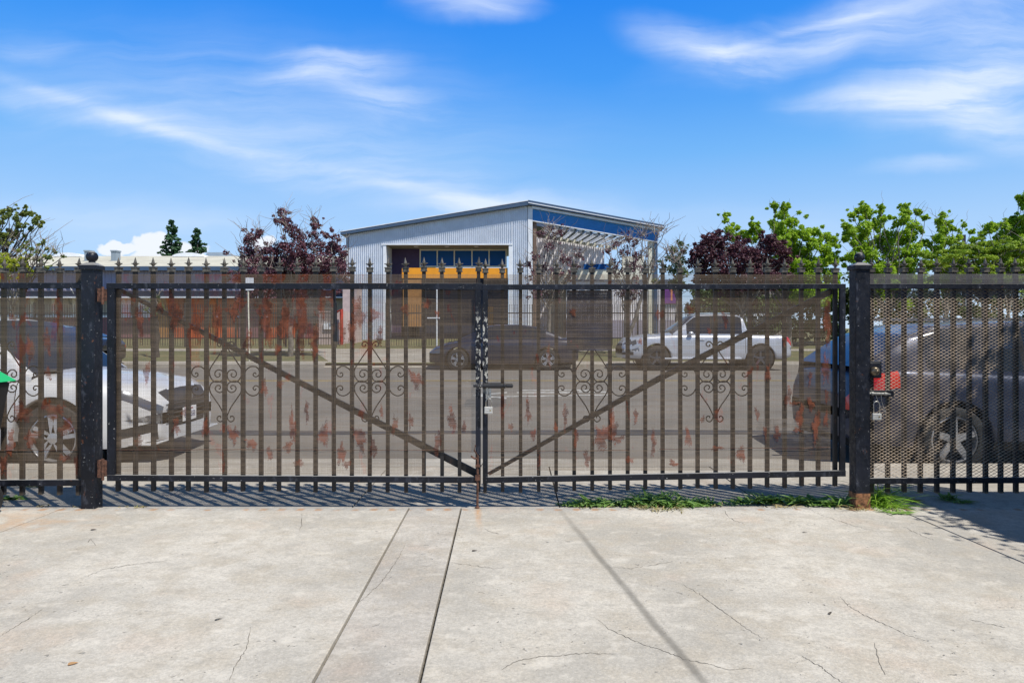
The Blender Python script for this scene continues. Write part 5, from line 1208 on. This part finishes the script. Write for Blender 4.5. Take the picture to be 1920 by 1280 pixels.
tree('maple_tree', 'slim bright green maple with a narrow top, second from the right edge', 'tree', G2, 34,
     crop8([(1492, 152, 22), (1470, 185, 24), (1512, 195, 22), (1544, 222, 18), (1490, 228, 30), (1470, 275, 34), (1530, 285, 34), (1578, 262, 16), (1602, 205, 13), (1640, 240, 15), (1460, 335, 34), (1560, 330, 34), (1650, 285, 22), (1500, 400, 40), (1590, 390, 36)]),
     (1770, .4), 'leaf_maple', .12, 140, 30, fill=2, tr=.12, seed=33, fork=(1772, 590))
tree('maple_tree', 'bright green maple cut by the right edge of the view', 'tree', G2, 33,
     crop8([(1728, 215, 26), (1765, 212, 24), (1815, 205, 28), (1850, 190, 28), (1900, 185, 34), (1700, 250, 20), (1850, 240, 40), (1915, 240, 40), (1795, 265, 30), (1896, 62, 20), (1912, 92, 22), (1940, 60, 40), (1990, 120, 50), (1960, 200, 50), (1890, 290, 44), (1960, 300, 50)]),
     (1890, .4), 'leaf_maple', .12, 140, 20, fill=2, tr=.13, seed=34, fork=(1890, 590))
sp_cl = []
rr_ = random.Random(5)
for row, (y0, xa_, xb_) in enumerate([(300, 1700, 1960), (325, 1580, 1960), (350, 1500, 1960), (375, 1430, 1960), (402, 1420, 1960), (430, 1440, 1960), (455, 1500, 1960), (490, 1450, 1980)]):
    xx = xa_
    while xx < xb_: sp_cl.append((xx, y0+rr_.uniform(-9, 9), rr_.uniform(26, 44))); xx += rr_.uniform(34, 60)
tree('spreading_tree', 'low yellow green tree with layered spreading branches at the right', 'tree', None, 29.5, crop8(sp_cl), (1845, .25), 'leaf_spread', .085, 190, 30, .14, seed=35, fork=(1845, 560), flat_=.38, depth=1.5, extra=.5)
# left side
def crop5(L_): return [(a/9.146, 380+b/9.146, r/9.146) for a, b, r in L_]
tree('locust_tree', 'airy olive green tree at the left edge, sky showing through it', 'tree', None, 25.5,
     crop5([(440, 70, 24), (180, 125, 60), (150, 200, 40), (430, 165, 60), (380, 200, 50), (530, 190, 48), (640, 265, 52), (600, 330, 50), (690, 390, 46), (725, 330, 26), (270, 265, 56), (80, 250, 50), (20, 160, 60), (310, 400, 56), (150, 470, 40), (270, 545, 70), (170, 570, 60), (60, 560, 60), (20, 660, 80), (110, 710, 70), (20, 340, 60), (415, 410, 28), (520, 450, 30), (430, 570, 24), (-120, 200, 120), (-140, 420, 130), (-100, 640, 120), (-260, 300, 140)]),
     (-30, .2), 'leaf_olive', .085, 120, 16, .13, seed=41, fork=(-20, 560), bark='bark_dark')
tree('locust_tree', 'wispy young olive tree with thin arching shoots above the yellow bush', 'tree', None, 24.6,
     crop5([(470, 690, 36), (420, 750, 40), (640, 725, 20), (540, 790, 36), (735, 700, 22), (750, 650, 14), (800, 790, 24), (920, 810, 20), (950, 860, 14), (640, 835, 40), (770, 920, 45), (850, 945, 40), (330, 820, 40), (600, 965, 40), (815, 1110, 44), (1085, 920, 18), (520, 900, 40), (700, 1000, 30)]),
     (40, .2), 'leaf_olive', .085, 40, 60, .06, seed=42, fork=(48, 540), bark='bark_dark')
tree('yellow_shrub', 'yellow green bushy shrub above the left fence panel', 'shrub', None, 24.2,
     crop5([(80, 905, 60), (60, 990, 80), (140, 1000, 70), (60, 1080, 80), (150, 1110, 80), (400, 980, 50), (420, 1050, 60), (440, 1120, 70), (350, 1110, 50), (240, 1010, 50), (-80, 1000, 110), (250, 1130, 60), (100, 1250, 100), (400, 1230, 80), (-60, 1250, 120)]),
     (30, .2), 'leaf_yellow', .09, 110, 60, .06, seed=43, fork=(25, 590))
def conifer(label, px, D, ytop, ybase, hw, seed):
    rnd = random.Random(seed); x = (px-960)*D/F; zt = CZ+(HY-ytop)*D/F; zb_ = CZ+(HY-ybase)*D/F
    root = empty('conifer', (x, D, vz(42)), label, 'tree', 'two dark conifers beyond the classroom roof'); cr = MB()
    h = zt-zb_; n = 15
    for k in range(n):
        t = k/(n-1); z = zt-h*t; w = hw*D/F*(.10+.95*t**.62)*rnd.uniform(.8, 1.12); m_ = 5+int(9*t)
        for j in range(m_):
            a = rnd.uniform(0, 2*pi); q = rnd.uniform(.25, 1)
            leaves(cr, Vector((x+w*q*cos(a), D+w*q*sin(a), z+rnd.uniform(-.25, .25)-q*w*.10)), h*.065, 26, .30, rnd, .55)
    offset(cr.build('crown', M['leaf_conifer'], normals=False), root)
    offset(MB().tube([(x, D, vz(42)-.2), (x, D, zt-.4)], [.35, .05], 8).build('trunk', M['bark_dark']), root)
conifer('taller dark conifer, left one of the pair over the pale roof', 322, 85, 418, 492, 25, 51)
conifer('shorter dark conifer, right one of the pair over the pale roof', 370, 88, 432, 492, 22, 52)
# hedge and far planting seen through the screens on the right
def massing(name, label, D, x0, x1, ztop, mat, seed, ls=.13, n=60, cat='hedge'):
    rnd = random.Random(seed); root = empty(name, ((x0+x1)/2, D, vz(D)), label, cat, None); cr = MB(); x = x0
    while x < x1:
        for _ in range(6):
            z = rnd.uniform(vz(D)+.2, ztop*rnd.uniform(.75, 1.0)); leaves(cr, Vector((x, D+rnd.uniform(-.5, .5), z)), rnd.uniform(.35, .6), n, ls, rnd, .9)
        x += .38
    offset(cr.build('foliage', M[mat], normals=False), root)
    tk = MB()
    for k in range(int((x1-x0)/1.2)): tk.tube([(x0+.6+k*1.2, D, vz(D)-.1), (x0+.6+k*1.2+rnd.uniform(-.2, .2), D, vz(D)+1.0)], [.04, .02], 5)
    offset(tk.build('stems', M['bark_dark']), root)
massing('hedge', 'dark mixed hedge beyond the silver car under the maples', 36.5, 9.6, 31, 4.3, 'leaf_dark', 61, ls=.16, n=110)
tree('street_tree', 'dark trunked street tree partly behind the white crossover', 'tree', None, 26,
     [(290, 565, 10), (300, 575, 9), (280, 580, 8), (296, 555, 7)], (292, .2), 'leaf_dark', .1, 25, 10, .16, seed=63, fork=(292, 600), bark='bark_dark')
# weeds on the gate line
M['weed'] = leafmat('weed_leaves', (.16, .30, .06), (.24, .40, .09), (.44, .50, .22), .3); M['grassblade'] = leafmat('grass_blades', (.20, .40, .03), (.30, .50, .05), (.48, .54, .14), .4)
M['dryweed'] = leafmat('dry_weeds', (.32, .27, .12), (.40, .32, .15), (.24, .26, .08), .2)
def blade(mb, p, a, L_, w, rise, droop, rnd, seg=5):
    d = Vector((cos(a), sin(a), 0)); q = Vector((-sin(a), cos(a), 0)); pts = []
    for k in range(seg+1):
        t = k/seg; pts.append((p+d*L_*t*(.25+.75*t)+Vector((0, 0, L_*(rise*t-droop*t*t)+.003)), w*(sin(pi*min(1, t*.85+.15)))**.8))
    b = len(mb.v); tw = rnd.uniform(-.4, .4)
    for c, ww in pts:
        s_ = q*ww+Vector((0, 0, ww*tw)); mb.v += [tuple(c-s_), tuple(c+Vector((0, 0, -ww*.3))), tuple(c+s_)]
    for k in range(seg):
        for j in range(2): mb.f.append((b+3*k+j, b+3*k+j+1, b+3*k+4+j, b+3*k+3+j)); mb.m.append(0)
def weed(px, py, n, L_, w, label, mat='weed', rise=(.25, .9), spread=.03, seed=1, name='weed', up=0):
    rnd = random.Random(seed); g = ground_pt(px, py) if py > 951 else Vector(((px-960)*(F*CZ/(py-HY))/F, F*CZ/(py-HY), -.012))
    root = empty(name, g, label, 'weed', 'weeds sprouting along the gate line'); mb = MB()
    for _ in range(n):
        a = rnd.uniform(0, 2*pi); p = Vector((rnd.gauss(0, spread), rnd.gauss(0, spread*.45), 0)); l = L_*rnd.uniform(.5, 1.2); r_ = rnd.uniform(*rise)
        blade(mb, p, a, l, w*rnd.uniform(.6, 1.3), r_, r_*rnd.uniform(.35, .9), rnd)
    mb.build('leaves', M[mat], root, smooth=True, normals=False); return root
wd = [(1078, 947, 'first low weed tuft right of the centre joint'), (1102, 948, 'second low tuft, narrow dark leaves'), (1130, 947, 'weed tuft with flopping pale leaf tips'), (1158, 946, 'dense dark weed tuft near mid gate'), (1186, 947, 'broad leaved tuft under the right leaf'), (1212, 944, 'tall leafy clump, highest of the middle weeds'), (1238, 948, 'sprawling pale weed spilling onto the concrete'), (1262, 949, 'sprawling weed with yellow green leaves'), (1290, 948, 'low weed just right of the sprawling one'), (1318, 945, 'thin straggling weed in the gap'), (1402, 942, 'small weed left of the plantain patch'), (1432, 942, 'plantain like weed with rounded leaves'), (1462, 940, 'plump green weed, left of three near the post'), (1488, 943, 'plump green weed, middle of three near the post'), (1516, 944, 'plump green weed, right of three near the post'), (1548, 947, 'weed with glossy leaves left of the post foot')]
for i, (a, b, lab) in enumerate(wd):
    weed(a, b-3, 90 if i != 5 else 130, .105*(.6+.75*((i*37)%10)/10) if i not in (5, 6, 7) else .17, .0085 if i < 10 else .012, lab, seed=70+i, spread=.05, rise=(.2, 1.0))
weed(1340, 944, 26, .05, .004, 'dry sparse weed scrap in the gap', 'dryweed', seed=90, spread=.05); weed(1372, 943, 30, .05, .005, 'tiny weed scrap between the two weed patches', seed=91, spread=.05)
weed(1583, 947, 46, .17, .006, 'upright spiky weed just left of the rusty post foot', rise=(.5, 1.3), seed=92, spread=.03)
weed(1645, 943, 210, .29, .0032, 'large bright grass clump right of the rusty post foot', 'grassblade', rise=(.35, 1.15), seed=93, spread=.055, name='grass_clump')
weed(1668, 950, 140, .22, .003, 'drooping grass clump spilling right onto the concrete', 'grassblade', rise=(.15, .7), seed=94, spread=.05, name='grass_clump')
weed(1690, 962, 22, .10, .009, 'flat leafy weed at the front of the grass clumps', seed=95, rise=(.1, .35))
weed(1713, 937, 40, .07, .005, 'dry yellow weed tuft right of the grass clumps', 'dryweed', seed=96); weed(1778, 933, 40, .10, .008, 'dark leafy weed under the side gate', seed=97, rise=(.3, 1.1)); weed(1800, 938, 26, .10, .007, 'low weed in the shade under the side gate', seed=98, rise=(.1, .3), spread=.06)
weed(262, 950, 34, .05, .0035, 'dry yellow tuft right of the left gate post', 'dryweed', seed=99, spread=.03); weed(232, 951, 12, .04, .003, 'tiny dry tuft beside the left gate post', 'dryweed', seed=100); weed(80, 947, 14, .05, .004, 'dry tuft below the left panel', 'dryweed', seed=101); weed(146, 948, 14, .035, .003, 'dry tuft hugging the left side of the left post', 'dryweed', seed=102)
weed(24, 932, 18, .12, .014, 'broad green leaf cluster behind the left panel', seed=103, rise=(.1, .5)); weed(62, 908, 14, .10, .012, 'green and yellow leaves behind the left panel rail', seed=104, rise=(.2, .6))
for i, (a, b, l_) in enumerate([(1118, 951, 'first straw coloured wisp along the weeds'), (1205, 952, 'second straw coloured wisp along the weeds'), (1250, 956, 'straw coloured wisp in front of the sprawling weed'), (1475, 950, 'straw coloured wisp before the plump weeds'), (1600, 955, 'straw coloured wisp at the rusty foot')]): weed(a, b, 34, .08, .004, l_, 'dryweed', rise=(.1, .6), seed=110+i, spread=.06)
# fallen leaves and stones
for i, (px, py, a, c) in enumerate([(170, 994, .4, 'dark leaf'), (403, 1163, .7, 'curled grey leaf'), (127, 1247, .5, 'tan leaf'), (1505, 998, 0, 'small dark leaf'), (1555, 1152, .9, 'dark twig'), (885, 1033, .1, 'dark scrap of leaf')]):
    g = ground_pt(px, py); r = empty('fallen_leaf', g, [ 'small dark leaf near the left post', 'curled grey leaf lying left of the narrow slab', 'tan dry leaf at the lower left', 'dark leaf speck below the right leaf weeds', 'bent dark twig scrap on the right slab', 'dark leaf scrap beside the centre joint'][i], 'leaf')
    mb = MB(); rnd = random.Random(i); blade(mb, Vector((0, 0, .001)), a, .035, .007, .25, .25, rnd); mb.build('leaf_blade', simple('leaf_litter', (.09, .075, .06) if i != 2 else (.38, .22, .10), .8), r, normals=False)
print('trees done')
